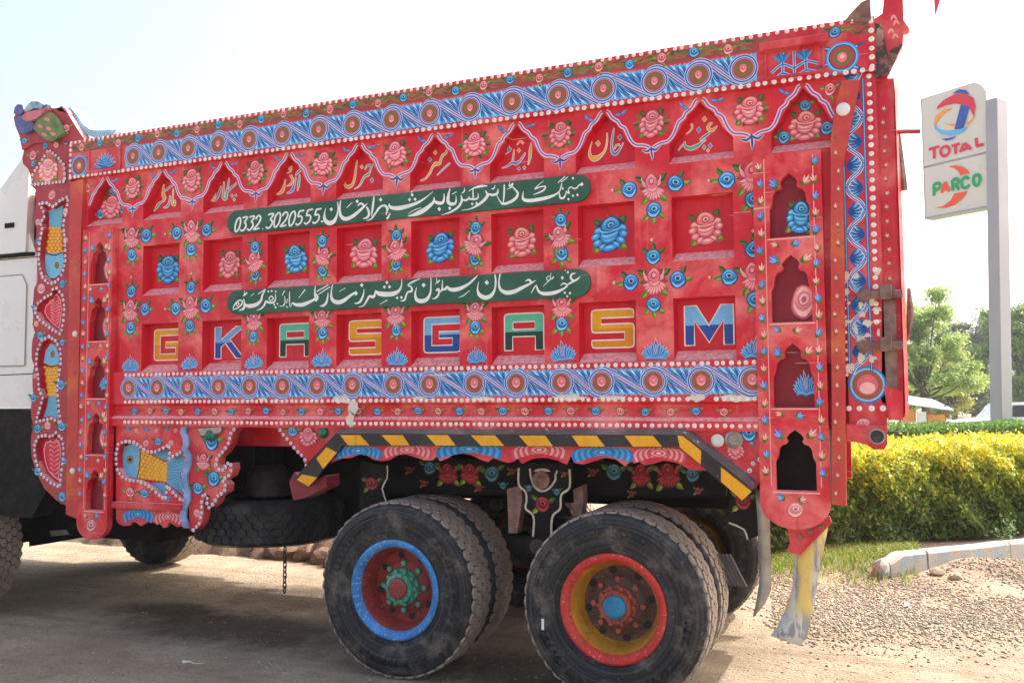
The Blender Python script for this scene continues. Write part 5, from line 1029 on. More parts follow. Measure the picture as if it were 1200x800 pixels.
# ---------------------------------------------------------------- mud flaps
def sheet(name, L, R, ys, mat, th=.008):
    n = len(L); v = []; f = []
    for (l, r, y) in zip(L, R, ys):
        a = W(*l, y); b = W(*r, y); v += [(a[0], y, a[1]), ((a[0]+b[0])/2, y-.006, (a[1]+b[1])/2), (b[0], y, b[1])]
    for i in range(n-1):
        for j in range(2): f.append((i*3+j, i*3+j+1, (i+1)*3+j+1, (i+1)*3+j)[::-1])
    o = link(name, mesh(name, v, f, mat, None, True), truck); s = o.modifiers.new('s', 'SOLIDIFY'); s.thickness = th; return o
def flapmat():
    m, t, b = nodes('yellow_streaked_flap'); pv = posvec(t); s = t.nodes.new('ShaderNodeSeparateXYZ'); t.links.new(pv, s.inputs[0])
    mp = t.nodes.new('ShaderNodeMapping'); mp.inputs['Scale'].default_value = (1, 1, .14); t.links.new(pv, mp.inputs[0])
    c = mix(t, ramp(t, nz(t, 22, 5, .6, mp.outputs[0]), .45, .55), C('c9c2b4'), C('8f8a84'))
    c = mix(t, mul(t, ramp(t, s.outputs[2], .5, .6), ramp(t, nz(t, 9, 3, .5, mp.outputs[0]), .5, .58)), c, C('dcc06c'))
    c = mix(t, ramp(t, nz(t, 14, 6, .7, pv), .55, .7, 0, .7), c, C('6f675f'))
    t.links.new(c, b.inputs['Base Color']); b.inputs['Roughness'].default_value = .5; bump(t, b, nz(t, 18, 5, .6, mp.outputs[0]), .4, .01); return m
sheet('mud_flap', [(884, 570), (887, 600), (889, 640), (890, 680), (886, 706), (882, 722)], [(890, 575), (902, 600), (903, 640), (904, 690), (897, 706), (884, 722)], [.06, .06, .08, .1, .1, .08], M['galv'])
sheet('mud_flap', [(930, 632), (931, 660), (928, 690), (920, 714), (911, 734), (903, 744)], [(972, 610), (964, 650), (957, 690), (951, 720), (946, 746), (938, 756)], [.04, .05, .07, .06, .03, .0], flapmat(), .006)
for u, v in ((938, 628), (950, 622), (962, 617)): x, z = W(u, v, .03); MB().lathe([(.014, 0), (.012, -.01), (.0005, -.011)], (x, .018, z), 8).build('flap_bolt', M['rust'], truck)
o = MB().prism(WL([(922, 618), (972, 604), (975, 612), (955, 632), (947, 640), (938, 650), (922, 645), (926, 636)], .03), .02, .045).build('flap_hanger', M['redb'], truck, bevel=.003)
# ---------------------------------------------------------------- cab
cb = empty('cab', (-6.9, 1.25, 1.5), truck)
MB().box(-5.82, -5.7, .14, 2.3, 2.67, 3.15).build('dark_gap_plate', M['black'], cb)  # added black block standing in for the dark gap behind the cab
c = MB()
prof = [(-8.25, 1.55), (-5.74, 1.55), (-5.76, 2.66), (-5.9, 2.95), (-6.5, 3.05), (-7.7, 3.05), (-8.1, 2.9), (-8.3, 2.2)]
c.prism(prof, .12, 2.4); c.build('cab_body', M['white'], cb, bevel=.08)
MB().prism([(-5.85, 2.695), (-5.83, 3.41), (-5.86, 3.42), (-5.9, 3.4), (-5.98, 3.33), (-6.06, 3.255), (-6.14, 3.18), (-6.26, 3.08), (-6.4, 2.99), (-6.55, 2.91), (-6.7, 2.86), (-7.2, 2.8), (-7.2, 2.695)], .095, 2.41).build('roof_fairing', M['white'], cb, bevel=.03)
MB().prism([(-5.78, 2.665), (-5.78, 2.69), (-7.3, 2.69), (-7.3, 2.665)], .1, .119).build('door_seam', M['black'], cb)
dl = [(-5.85, 1.86), (-5.85, 2.45), (-5.9, 2.53), (-6.9, 2.53), (-6.9, 1.86)]
MB().prism(dl, .112, .119).build('side_door', M['white'], cb, bevel=.02)
P = Paint(); P.stroke([(a, b, .008) for a, b in dl], C('8a8880'), None, None, 1, None, True); P.build('door_gasket', cb, (0, .1115, 0))
P = Paint(); P.stroke([(-5.74, 1.8, .008), (-7.0, 1.78, .008)], C('55524c'), None, None, 1); P.stroke([(-5.75, 2.655, .008), (-7.0, 2.66, .008)], C('55524c'), None, None, 1); P.build('panel_seam', cb, (0, .1185, 0))
MB().box(-7.75, -7.05, .1, .119, 2.35, 2.95).build('side_window', M['glass'], cb, bevel=.01)
for u in (0.5, 14): x, z = W(u, 283, .1); MB().lathe([(.012, 0), (.01, -.008), (.0005, -.008)], (x, .119, z), 10).build('door_rivet', M['grey'], cb)
x, z = W(13, 264, .1); MB().box(x-.05, x+.04, .085, .095, z-.02, z+.015).build('vent_slot', M['black'], cb)
MB().prism([(-5.76, .76), (-5.62, .95), (-5.62, 1.545), (-8.2, 1.545), (-8.2, .76), (-7.2, .76), (-7.12, 1.1), (-6.9, 1.24), (-6.4, 1.24), (-6.2, 1.1), (-6.12, .76)], .13, .3).build('front_mudguard', M['black'], truck, bevel=.03)
MB().prism([(-5.76, .6), (-5.62, .8), (-5.62, 1.545), (-8.2, 1.545), (-8.2, .5), (-7.2, .5), (-7.12, 1.1), (-6.9, 1.24), (-6.4, 1.24), (-6.2, 1.1), (-6.12, .6)], 2.2, 2.42).build('front_mudguard', M['black'], truck, bevel=.03)
MB().box(-6.05, -5.25, 1.75, 2.38, .42, 1.0).build('fuel_tank', M['under'], truck, bevel=.06); MB().box(-8.2, -7.25, .4, 2.35, .35, 1.1).build('front_bumper', M['under'], truck, bevel=.05)
MB().box(-5.8, -5.62, .3, 2.3, .9, 1.5).build('cab_back_panel', M['under'], truck, bevel=.02)
MB().prism(WL([(58, 622), (78, 620), (80, 626), (60, 628)], .6), .6, .7).build('step_tread', M['galv'], truck)
MB().box(-6.1, -5.0, .6, 2.0, .55, .9).build('gearbox_case', M['under'], truck, bevel=.05)
# ================================================================ SETTING
FH = Vector((math.sin(YAW), math.cos(YAW), 0)); RH = Vector((math.cos(YAW), -math.sin(YAW), 0))
def dirn(u, v): u, v = float(u), float(v); return fw+RT*((u-600)/FPX)-UP*((v-400)/FPX)
def GP(u, v, Z=0.0):
    d = dirn(u, v); t = (Z-CH)/d.z; return CAM+d*t
def RZ(u, v, z):
    d = dirn(u, v); return CAM+d*(z/d.dot(FH))
def vn(x, y, s, seed=0):
    return np.sin(x*s*1.7+seed)*np.cos(y*s*1.3+seed*2.1)*.5+np.sin(x*s*.61+y*s*.83+seed*.7)*.5
KA, KB = GP(1047, 678), GP(1240, 655); KD = (KB-KA).normalized(); KN = Vector((-KD.y, KD.x, 0))
def gz(x, y):
    x = np.asarray(x, float); y = np.asarray(y, float)
    near = np.clip((np.hypot(x+3, y-1.2)-3.4)/2, 0, 1)
    z = near*.012*vn(x, y, 2.1, 1)+.004*vn(x, y, 9, 2)*np.clip(near+.3, 0, 1)
    mx, my = GP(1170, 672).x, GP(1170, 672).y
    z = z+.13*np.exp(-(((x-mx)/.75)**2+((y-my)/.42)**2))
    sd = (x-KA.x)*KN.x+(y-KA.y)*KN.y
    z = z+.09*np.clip(sd/.35, 0, 1)*np.clip((x+1.6)/.8, 0, 1)
    t = np.clip((y-13)/16, 0, 1); z = z-.55*t*t*(3-2*t)
    return z
def axis(lo, hi, c0, c1, st, far=1.22):
    a = list(np.arange(c0, c1, st)); s = st
    while a[-1] < hi: s *= far; a.append(a[-1]+s)
    s = st; b = [c0]
    while b[-1] > lo: s *= far; b.append(b[-1]-s)
    return np.array(b[::-1][:-1]+a)
gx, gy = axis(-900, 900, -9, 3.4, .07), axis(-60, 1500, -4, 7, .07)
XX, YY = np.meshgrid(gx, gy); ZZ = gz(XX, YY); nx, ny = len(gx), len(gy)
vv = np.stack([XX.ravel(), YY.ravel(), ZZ.ravel()], 1); ii = (np.arange(ny-1)[:, None]*nx+np.arange(nx-1)[None]).ravel()
ff = np.stack([ii, ii+1, ii+nx+1, ii+nx], 1)
def npmesh(name, v, f, mat, smooth=False, cols=None):
    me = bpy.data.meshes.new(name); k = f.shape[1]
    me.vertices.add(len(v)); me.vertices.foreach_set('co', np.asarray(v, np.float32).ravel())
    me.loops.add(len(f)*k); me.loops.foreach_set('vertex_index', f.astype(np.int32).ravel())
    me.polygons.add(len(f)); me.polygons.foreach_set('loop_start', np.arange(0, len(f)*k, k, dtype=np.int32))
    if smooth: me.polygons.foreach_set('use_smooth', np.ones(len(f), bool))
    me.update(calc_edges=True); me.materials.append(mat)
    if cols is not None:
        at = me.color_attributes.new('Col', 'FLOAT_COLOR', 'CORNER'); c = np.concatenate([cols, np.ones((len(cols), 1))], 1)
        at.data.foreach_set('color', np.repeat(c, k, 0).astype(np.float32).ravel())
    me.validate(); return me
def ground_mat():
    m, t, b = nodes('dry_packed_earth'); pv = posvec(t)
    c = mix(t, ramp(t, nz(t, 1.1, 6, .6, pv), .35, .65), C('a19079'), C('bbab93'))
    c = mix(t, ramp(t, nz(t, 6, 7, .7, pv), .45, .7, 0, .6), c, C('8a7a66'))
    c = mix(t, ramp(t, nz(t, 60, 5, .7, pv), .5, .66, 0, .75), c, C('766651'))
    c = mix(t, ramp(t, nz(t, 170, 3, .6, pv), .6, .7, 0, .7), c, C('d8c8b0'))
    tm = t.nodes.new('ShaderNodeMapping'); tm.inputs['Scale'].default_value = (.35, 5, 1); tm.inputs['Rotation'].default_value = (0, 0, .06); t.links.new(pv, tm.inputs[0])
    c = mix(t, ramp(t, nz(t, 1, 5, .65, tm.outputs[0]), .5, .66, 0, .5), c, C('86765f'))      # wheel tracks along the yard
    # oil soaked patches under the truck, with shapes of their own
    for (u, v, ax_, ay) in ((280, 735, 1.25, .55), (350, 700, 1.0, .5), (200, 715, .7, .3), (640, 790, 1.2, .5)):
        p = GP(u, v); mp = t.nodes.new('ShaderNodeMapping'); mp.inputs['Location'].default_value = (-p.x/ax_, -p.y/ay, 0); mp.inputs['Scale'].default_value = (1/ax_, 1/ay, 0); t.links.new(pv, mp.inputs[0])
        ln = t.nodes.new('ShaderNodeVectorMath'); ln.operation = 'LENGTH'; t.links.new(mp.outputs[0], ln.inputs[0])
        ad = t.nodes.new('ShaderNodeMath'); ad.operation = 'ADD'; t.links.new(ln.outputs['Value'], ad.inputs[0]); t.links.new(mul(t, nz(t, 3.5, 6, .7, pv), 1.3), ad.inputs[1])
        c = mix(t, ramp(t, ad.outputs[0], 1.0, 1.75, .8, 0), c, C('463a2e'))
    t.links.new(c, b.inputs['Base Color']); b.inputs['Roughness'].default_value = .95; b.inputs['Specular IOR Level'].default_value = .2
    h = t.nodes.new('ShaderNodeMath'); h.operation = 'ADD'; t.links.new(nz(t, 34, 8, .72, pv), h.inputs[0]); t.links.new(mul(t, nz(t, 5, 5, .6, pv), 1.2), h.inputs[1])
    bump(t, b, h.outputs[0], 1.0, .03); return m
tag(link('ground', npmesh('ground', vv, ff, ground_mat(), True)), kind='structure')
# gravel
def stones(n, pos, smin, smax, name, mat, cols):
    base = np.array([(1, 0, 0), (-1, 0, 0), (0, 1, 0), (0, -1, 0), (0, 0, 1), (0, 0, -.6)], float); tri = np.array([(0, 2, 4), (2, 1, 4), (1, 3, 4), (3, 0, 4), (2, 0, 5), (1, 2, 5), (3, 1, 5), (0, 3, 5)])
    s = (smin+(smax-smin)*rng.uniform(0, 1, (n, 1, 1))**2.2)*rng.uniform(.6, 1.3, (n, 1, 3))*np.array([1, 1, .65]); V = base[None]*s+rng.normal(0, .18, (n, 6, 3))*s
    a = rng.uniform(0, 6.28, n); ca, sa = np.cos(a)[:, None], np.sin(a)[:, None]; x = V[..., 0]*ca-V[..., 1]*sa; y = V[..., 0]*sa+V[..., 1]*ca
    V = np.stack([x, y, V[..., 2]], -1)+pos[:, None, :]
    F = (tri[None]+6*np.arange(n)[:, None, None]).reshape(-1, 3); cc = np.repeat(cols[rng.integers(0, len(cols), n)]*rng.uniform(.75, 1.2, (n, 1)), 8, 0)
    return npmesh(name, V.reshape(-1, 3), F, mat, False, cc)
SM = attr_mat('stone_colours', .9, .2, 0)
SC = np.array([C('a99d86'), C('988e7e'), C('b9ac94'), C('857c70'), C('c6bba6'), C('a3947c')])
N = 32000; a = GP(905, 700); px = 905+np.abs(rng.normal(0, 1, N))*40*(rng.uniform(0, 1, N) < .12)*-1+rng.uniform(0, 385, N); py = np.clip(rng.normal(704, 24, N), 655, 790); P3d = np.array([tuple(GP(u, v)) for u, v in zip(px, py)]); 
sd = (P3d[:, 0]-KA.x)*KN.x+(P3d[:, 1]-KA.y)*KN.y; P3d = P3d[(sd < -.05) | (P3d[:, 0] < KA.x)]; P3d = P3d[vn(P3d[:, 0], P3d[:, 1], 2.3, 5)+.6*vn(P3d[:, 0], P3d[:, 1], 6.5, 8)+rng.normal(0, .35, len(P3d)) > -.35]; P3d[:, 2] = gz(P3d[:, 0], P3d[:, 1])+.003
tag(link('gravel', stones(len(P3d), P3d, .003, .017, 'gravel', SM, SC)), 'loose grey and tan gravel scattered in front of the kerb', 'gravel', kind='stuff')
N = 4000; px = rng.uniform(-60, 1250, N); py = rng.uniform(640, 810, N); P3d = np.array([tuple(GP(u, v)) for u, v in zip(px, py)]); P3d[:, 2] = gz(P3d[:, 0], P3d[:, 1])
tag(link('pebbles', stones(N, P3d, .003, .011, 'pebbles', SM, SC)), 'tiny pebbles and crumbs strewn over the bare earth', 'pebbles', kind='stuff')
def rock(name, loc, s, mat, parent=None, seed=0, flat=.6, sub=2):
    bm = bmesh.new(); bmesh.ops.create_icosphere(bm, subdivisions=sub, radius=1); R = random.Random(seed); o1, o2 = R.uniform(0, 9), R.uniform(0, 9)
    for v in bm.verts:
        k = 1+.22*math.sin(v.co.x*3+o1)+.18*math.sin(v.co.y*4+v.co.z*3+o2)+R.uniform(-.07, .07); v.co = Vector((v.co.x*s[0]*k, v.co.y*s[1]*k, v.co.z*s[2]*k))
    me = bpy.data.meshes.new(name); bm.to_mesh(me); bm.free(); me.materials.append(mat); o = link(name, me, parent, loc, rot=(0, 0, R.uniform(0, 6))); return o
ROCK = simple('pale_rock', C('b5a98f'), .9, 0, .25, 20, C('8d7a66'), .6, .8, .01); ROCKD = simple('brown_field_stone', C('7d6650'), .95, 0, .35, 12, C('4f4236'), .6, .9, .02)
for i, (u, v, s, lb) in enumerate(((1097, 677, .055, 'pale broken stone lying at the foot of the kerb corner'), (1120, 681, .05, 'flat tan stone lying right of the broken kerb corner'), (1118, 664, .035, 'small pale stone on the gravel heap against the kerb'))):
    p = GP(u, v); tag(rock('stone', (p.x, p.y, float(gz(p.x, p.y))+.015), (s*1.4, s, s*.6), ROCK, None, i+3), lb, 'stone')
# litter
p = GP(1059, 712); q = bpy.data.meshes.new('litter'); q.from_pydata([(0, 0, .01), (.05, .01, .03), (.06, .06, .015), (.01, .05, .035)], [], [(0, 1, 2, 3)]); q.materials.append(simple('green_plastic', C('6fc0a0'), .4, 0, .1)); tag(link('plastic_scrap', q, None, (p.x, p.y, float(gz(p.x, p.y)))), 'scrap of pale green plastic on the gravel', 'litter')
p = GP(222, 778); tag(MB().tube([(p.x-.05, p.y, .008), (p.x-.01, p.y+.015, .012), (p.x+.03, p.y+.01, .006), (p.x+.08, p.y+.035, .007)], [.012, .004, .003, .002], 6).build('crumpled_wrapper', simple('white_wrapper', C('d8d4cc'), .6, 0, .1), None), 'thin crumpled white wrapper on the shaded ground', 'litter')
# stone edging behind the truck
se = empty('stone_edging', tuple(GP(300, 648))); tag(se, 'rough low edging of brown field stones behind the truck', 'edging')
A, B = GP(205, 640), GP(420, 668); A.z = B.z = 0
for i in range(17):
    t = (i+.3*random.random())/16; p = A.lerp(B, t); rock('stone', (p.x+random.uniform(-.05, .05), p.y+.12+random.uniform(-.05, .1), .03+random.uniform(0, .04)), (random.uniform(.1, .2), random.uniform(.09, .15), random.uniform(.06, .12)), ROCKD, se, 40+i, sub=2)
# earth bank behind the edging
bk = []; A2, B2 = GP(40, 636), GP(470, 672); A2.z = B2.z = 0; D2 = (B2-A2).normalized(); N2 = Vector((-D2.y, D2.x, 0)); nb = 60
for k in range(nb+1):
    q = A2.lerp(B2, k/nb); fade = min(1, k/8, (nb-k)/10)
    for d_, h_ in ((.12, -.03), (.3, .14), (.5, .26), (.9, .3), (2.0, .1), (3.0, -.03)): p = q+N2*(d_+.05*math.sin(k*1.3+h_*9)); bk.append((p.x, p.y, -.03+(h_+.03)*fade*(1+.25*math.sin(k*.7+d_))))
bf = [(6*k+j, 6*k+6+j, 6*k+7+j, 6*k+1+j) for k in range(nb) for j in range(5)]
tag(link('earth_bank', mesh('earth_bank', bk, bf, simple('brown_earth', C('6f5a46'), .95, 0, .35, 9, C('8a745c'), .6, .9, .03), None, True)), kind='structure')
# kerb
def kerb_mat():
    m, t, b = nodes('weathered_kerb_paint'); pv = posvec(t)
    c = mix(t, ramp(t, nz(t, 5, 6, .7, pv), .42, .56), C('9db0b4'), C('b9ae9c')); c = mix(t, ramp(t, nz(t, 30, 6, .7, pv), .5, .7, 0, .6), c, C('8a7f72'))
    t.links.new(c, b.inputs['Base Color']); b.inputs['Roughness'].default_value = .85; bump(t, b, nz(t, 40, 6, .7, pv), .6, .012); return m
KM = kerb_mat()
kr = MB(); L = (KB-KA).length+2.2
k0 = MB()
def kpt(s, d, z): q = KA+KD*s+KN*d; return (q.x, q.y, z)
kerb = None
segs = [(-.02, .42), (.432, 1.5), (1.512, 3.2), (3.212, 5.0)]
for i, (s0, s1) in enumerate(segs):
    b = MB(); n = 8; Rk = random.Random(i); v = []; f = []
    for k in range(n+1):
        s = s0+(s1-s0)*k/n; w = Rk.uniform(-.003, .003); top = .205+Rk.uniform(-.003, .003)-(.07*(1-k/3) if i == 0 and k < 3 else 0)
        v += [kpt(s, w, -.12), kpt(s, w+.006, top-.02), kpt(s, .025+w, top), kpt(s, .15, top-.004), kpt(s, .16, -.12)]
    for k in range(n):
        for j in range(4): f.append((k*5+j, (k+1)*5+j, (k+1)*5+j+1, k*5+j+1))
    f += [tuple(range(5))[::-1], tuple(n*5+j for j in range(5))]; b.add(v, f)
    if i == 0: kerb = b.build('kerb', KM, None, bevel=.004); kerb['kind'] = 'structure'
    else: b.build('kerb_stone', KM, kerb, bevel=.004)
p = kpt(-.06, .06, 0); rock('broken_kerb_chunk', (p[0], p[1], .07), (.09, .08, .09), KM, kerb, 77, sub=2)
# ---------------------------------------------------------------- foliage
LEAF = None
def leaf_mat(name, trans=.35, rough=.5):
    m, t, b = nodes(name); a = t.nodes.new('ShaderNodeAttribute'); a.attribute_name = 'Col'
    t.links.new(a.outputs['Color'], b.inputs['Base Color']); b.inputs['Roughness'].default_value = rough; b.inputs['Specular IOR Level'].default_value = .3
    tr = t.nodes.new('ShaderNodeBsdfTranslucent'); t.links.new(a.outputs['Color'], tr.inputs[0]); mx = t.nodes.new('ShaderNodeMixShader'); mx.inputs[0].default_value = trans
    t.links.new(b.outputs[0], mx.inputs[1]); t.links.new(tr.outputs[0], mx.inputs[2]); t.links.new(mx.outputs[0], t.nodes['Material Output'].inputs[0]); return m
LM = leaf_mat('leaf')
def leaves(name, pos, size, colsrgb, parent, up=.5, nrm=None):
    n = len(pos); a = rng.normal(0, 1, (n, 3)); 
    if nrm is not None: a = a*.7+nrm
    a[:, 2] += up; a /= np.linalg.norm(a, axis=1)[:, None]; r = rng.normal(0, 1, (n, 3)); t1 = np.cross(a, r); t1 /= np.linalg.norm(t1, axis=1)[:, None]; t2 = np.cross(a, t1)
    s = (size*rng.uniform(.6, 1.3, n))[:, None] if np.isscalar(size) else size[:, None]
    V = np.stack([pos-t1*s, pos-t2*s*.45+a*s*.12, pos+t1*s, pos+t2*s*.45+a*s*.12], 1)
    F = np.arange(4*n).reshape(n, 4)
    return link(name, npmesh(name, V.reshape(-1, 3), F, LM, False, colsrgb), parent)
# yellow hedge: rounded wall of small leaves
H0, H1 = GP(870, 664), GP(1300, 632); H0.z = H1.z = 0; HD = (H1-H0).normalized(); HN = Vector((-HD.y, HD.x, 0)); HL = (H1-H0).length
hedge = empty('yellow_hedge', tuple(H0)); tag(hedge, 'clipped yellow green hedge behind the kerb, brightest along its top', 'hedge')
N = 90000; s = rng.uniform(0, HL+.5, N); q = rng.uniform(0, 1, N); hh = .95; dp = 1.9
wave = .05*vn(s, s*.3, 6, 3)+.035*vn(s, q*4, 15, 4)
front = q < .62
d = np.where(front, .02+.16*np.abs(rng.normal(0, 1, N))+wave, rng.uniform(.1, dp, N)); z = np.where(front, rng.uniform(.04, hh, N), hh-.13*np.abs(rng.normal(0, 1, N)))+.0
z = z+.05*vn(s, d, 5, 7)*(z > .7)+np.where(z > hh-.08, np.abs(rng.normal(0, .035, N)), 0)
d = d+.10*np.clip((z-.75)/.25, 0, 1)**2
lump = vn(s, z*1.5, 7, 1)*.5+vn(s, z, 17, 2)*.5; d = d-.085*lump*front
base = np.stack([H0.x+HD.x*s+HN.x*d, H0.y+HD.y*s+HN.y*d, z+gz(H0.x+HD.x*s, H0.y+HD.y*s)], 1)
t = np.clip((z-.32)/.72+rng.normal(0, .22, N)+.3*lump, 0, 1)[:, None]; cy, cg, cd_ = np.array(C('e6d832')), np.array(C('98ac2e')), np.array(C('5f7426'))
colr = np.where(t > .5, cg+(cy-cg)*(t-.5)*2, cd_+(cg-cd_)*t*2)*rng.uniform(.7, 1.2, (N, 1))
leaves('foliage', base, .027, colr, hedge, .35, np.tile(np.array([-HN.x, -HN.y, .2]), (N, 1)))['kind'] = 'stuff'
st = MB()
for k in range(60):
    s_ = random.uniform(0, HL); p = H0+HD*s_+HN*random.uniform(.2, .6); g = float(gz(p.x, p.y)); st.tube([(p.x, p.y, g-.05), (p.x+random.uniform(-.1, .1), p.y+random.uniform(-.1, .1), g+.5), (p.x+random.uniform(-.2, .2), p.y+random.uniform(-.2, .2), g+.85)], [.014, .01, .004], 5)
st.build('stems', simple('hedge_bark', C('5a4a38'), .9, 0, .3, 20), hedge)
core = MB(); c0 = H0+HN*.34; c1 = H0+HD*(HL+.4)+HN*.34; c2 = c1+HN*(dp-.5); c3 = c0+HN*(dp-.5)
core.add([(c0.x, c0.y, .02), (c1.x, c1.y, .02), (c2.x, c2.y, .02), (c3.x, c3.y, .02)]+[(c.x, c.y, .84) for c in (c0, c1, c2, c3)], [(0, 1, 5, 4), (1, 2, 6, 5), (2, 3, 7, 6), (3, 0, 4, 7), (4, 5, 6, 7)]); core.build('shade_core', simple('hedge_core_shade', C('4a4a22'), .95, 0, .5, 30, None, bs=.8, bd=.02), hedge)  # solid dark block standing in for shade inside the hedge
# grass tufts at the hedge foot and along the kerb
def blades(name, pos, h, col_, label, cat):
    n = len(pos); a = rng.uniform(0, 6.28, n); w = rng.uniform(.0025, .005, n); L = rng.uniform(.5, 1.2, n)*h; ln = rng.normal(0, .6, (n, 2))
    dx, dy = np.cos(a)*w, np.sin(a)*w; p0 = pos+np.stack([-dx, -dy, 0*dx], 1); p1 = pos+np.stack([dx, dy, 0*dx], 1); mid = pos+np.stack([ln[:, 0]*L*.35, ln[:, 1]*L*.35, L*.6], 1); tip = pos+np.stack([ln[:, 0]*L*.9, ln[:, 1]*L*.9, L], 1); e = np.stack([dx*.7, dy*.7, 0*dx], 1)
    V = np.stack([p0, p1, mid+e, mid-e, tip], 1).reshape(-1, 3); b = 5*np.arange(n)[:, None]; F = np.concatenate([b+np.array([0, 1, 2, 3])], 0); T3 = b+np.array([3, 2, 4, 4])
    F = np.concatenate([F, T3[:, [0, 1, 2, 2]]], 0)
    me = bpy.data.meshes.new(name); fs = [tuple(x) for x in (b+np.array([0, 1, 2, 3]))]+[tuple(x) for x in (b+np.array([3, 2, 4]))]; me.from_pydata([tuple(x) for x in V], [], fs); me.materials.append(LM)
    at = me.color_attributes.new('Col', 'FLOAT_COLOR', 'CORNER'); c4 = np.concatenate([col_, np.ones((n, 1))], 1); buf = np.concatenate([np.repeat(c4, 4, 0), np.repeat(c4, 3, 0)]); at.data.foreach_set('color', buf.astype(np.float32).ravel())
    return tag(link(name, me), label, cat, kind='stuff')
N = 9000; px = rng.uniform(885, 1075, N); tt = np.clip((px-885)/190, 0, 1); py = 668-6*tt+rng.normal(0, 8, N)-rng.uniform(0, 22, N); P3d = np.array([tuple(GP(u, v, .05)) for u, v in zip(px, py)]); P3d[:, 2] = gz(P3d[:, 0], P3d[:, 1])
gcol = np.array([C('7d9a3a'), C('93a84a'), C('5f7a2e'), C('b3ad62')])[rng.integers(0, 4, N)]*rng.uniform(.7, 1.2, (N, 1))
blades('grass', P3d, .075, gcol, 'short green grass at the foot of the yellow hedge', 'grass')
def weed(u, v, n, h, lb, d=0.0):
    p = GP(u, v); g = float(gz(p.x, p.y)); root = empty('weed', (p.x, p.y, g)); tag(root, lb, 'weed', 'weeds along the kerb')
    st = MB(); pos = []
    for k in range(n):
        a = random.uniform(0, 6.28); r = random.uniform(.02, .13); top = Vector((p.x+r*math.cos(a), p.y+r*math.sin(a), g+h*random.uniform(.6, 1.1))); st.tube([(p.x, p.y, g), tuple((Vector((p.x, p.y, g))+top)/2+Vector((0, 0, .03))), tuple(top)], [.004, .003, .001], 4)
        for j in range(14): t_ = random.uniform(.25, 1); q_ = Vector((p.x, p.y, g)).lerp(top, t_); pos.append((q_.x+random.gauss(0, .02), q_.y+random.gauss(0, .02), q_.z+random.gauss(0, .015)))
    st.build('stems', simple('weed_stem', C('6f8a4a'), .7), root); pos = np.array(pos); leaves('foliage', pos, .016, np.array([C('8fae74')]*len(pos))*rng.uniform(.7, 1.2, (len(pos), 1)), root)
weed(1178, 648, 9, .28, 'leafy grey green weed growing behind the kerb at the right'); weed(1175, 662, 6, .14, 'low weed growing in front of the kerb at the right'); weed(985, 655, 4, .2, 'single thin weed standing in the grass left of the kerb')
# second hedge, darker
def hedge_box(name, u0, u1, z0, zt, wd, c1, c2, lb, n, sz):
    a, b = RZ(u0, 500, z0), RZ(u1, 500, z0+3); a.z = b.z = 0; D = (b-a).normalized(); Nn = Vector((-D.y, D.x, 0)); L = (b-a).length; r = empty(name, tuple(a)); tag(r, lb, 'hedge')
    s = rng.uniform(0, L, n); q = rng.uniform(0, 1, n); f_ = q < .5; g = float(gz(a.x, a.y)); d = np.where(f_, .12*np.abs(rng.normal(0, 1, n)), rng.uniform(0, wd, n)); z = np.where(f_, rng.uniform(0, zt-g, n), zt-g-.06*np.abs(rng.normal(0, 1, n)))+g+.05*vn(s, d, 3, 4)
    pos = np.stack([a.x+D.x*s+Nn.x*d, a.y+D.y*s+Nn.y*d, z], 1); cc = (np.array(C(c1))+(np.array(C(c2))-np.array(C(c1)))*rng.uniform(0, 1, (n, 1)))*rng.uniform(.7, 1.2, (n, 1))
    leaves('foliage', pos, sz, cc, r)['kind'] = 'stuff'
    k = MB(); A2 = a+Nn*.15; B2 = b+Nn*.15; C2 = B2+Nn*(wd-.2); D2 = A2+Nn*(wd-.2); k.add([(p.x, p.y, g-.1) for p in (A2, B2, C2, D2)]+[(p.x, p.y, zt-.12) for p in (A2, B2, C2, D2)], [(0, 1, 5, 4), (1, 2, 6, 5), (2, 3, 7, 6), (3, 0, 4, 7), (4, 5, 6, 7)]); k.build('shade_core', simple('green_hedge_core_shade', C('3a4622'), .95, 0, .4, 10), r)  # dark filler block, the shade among the leaves put into its colour
hedge_box('green_hedge', 1064, 1330, 18, .98, 1.3, '4f7a2c', '86a848', 'low clipped dark green hedge behind the yellow hedge', 14000, .04)
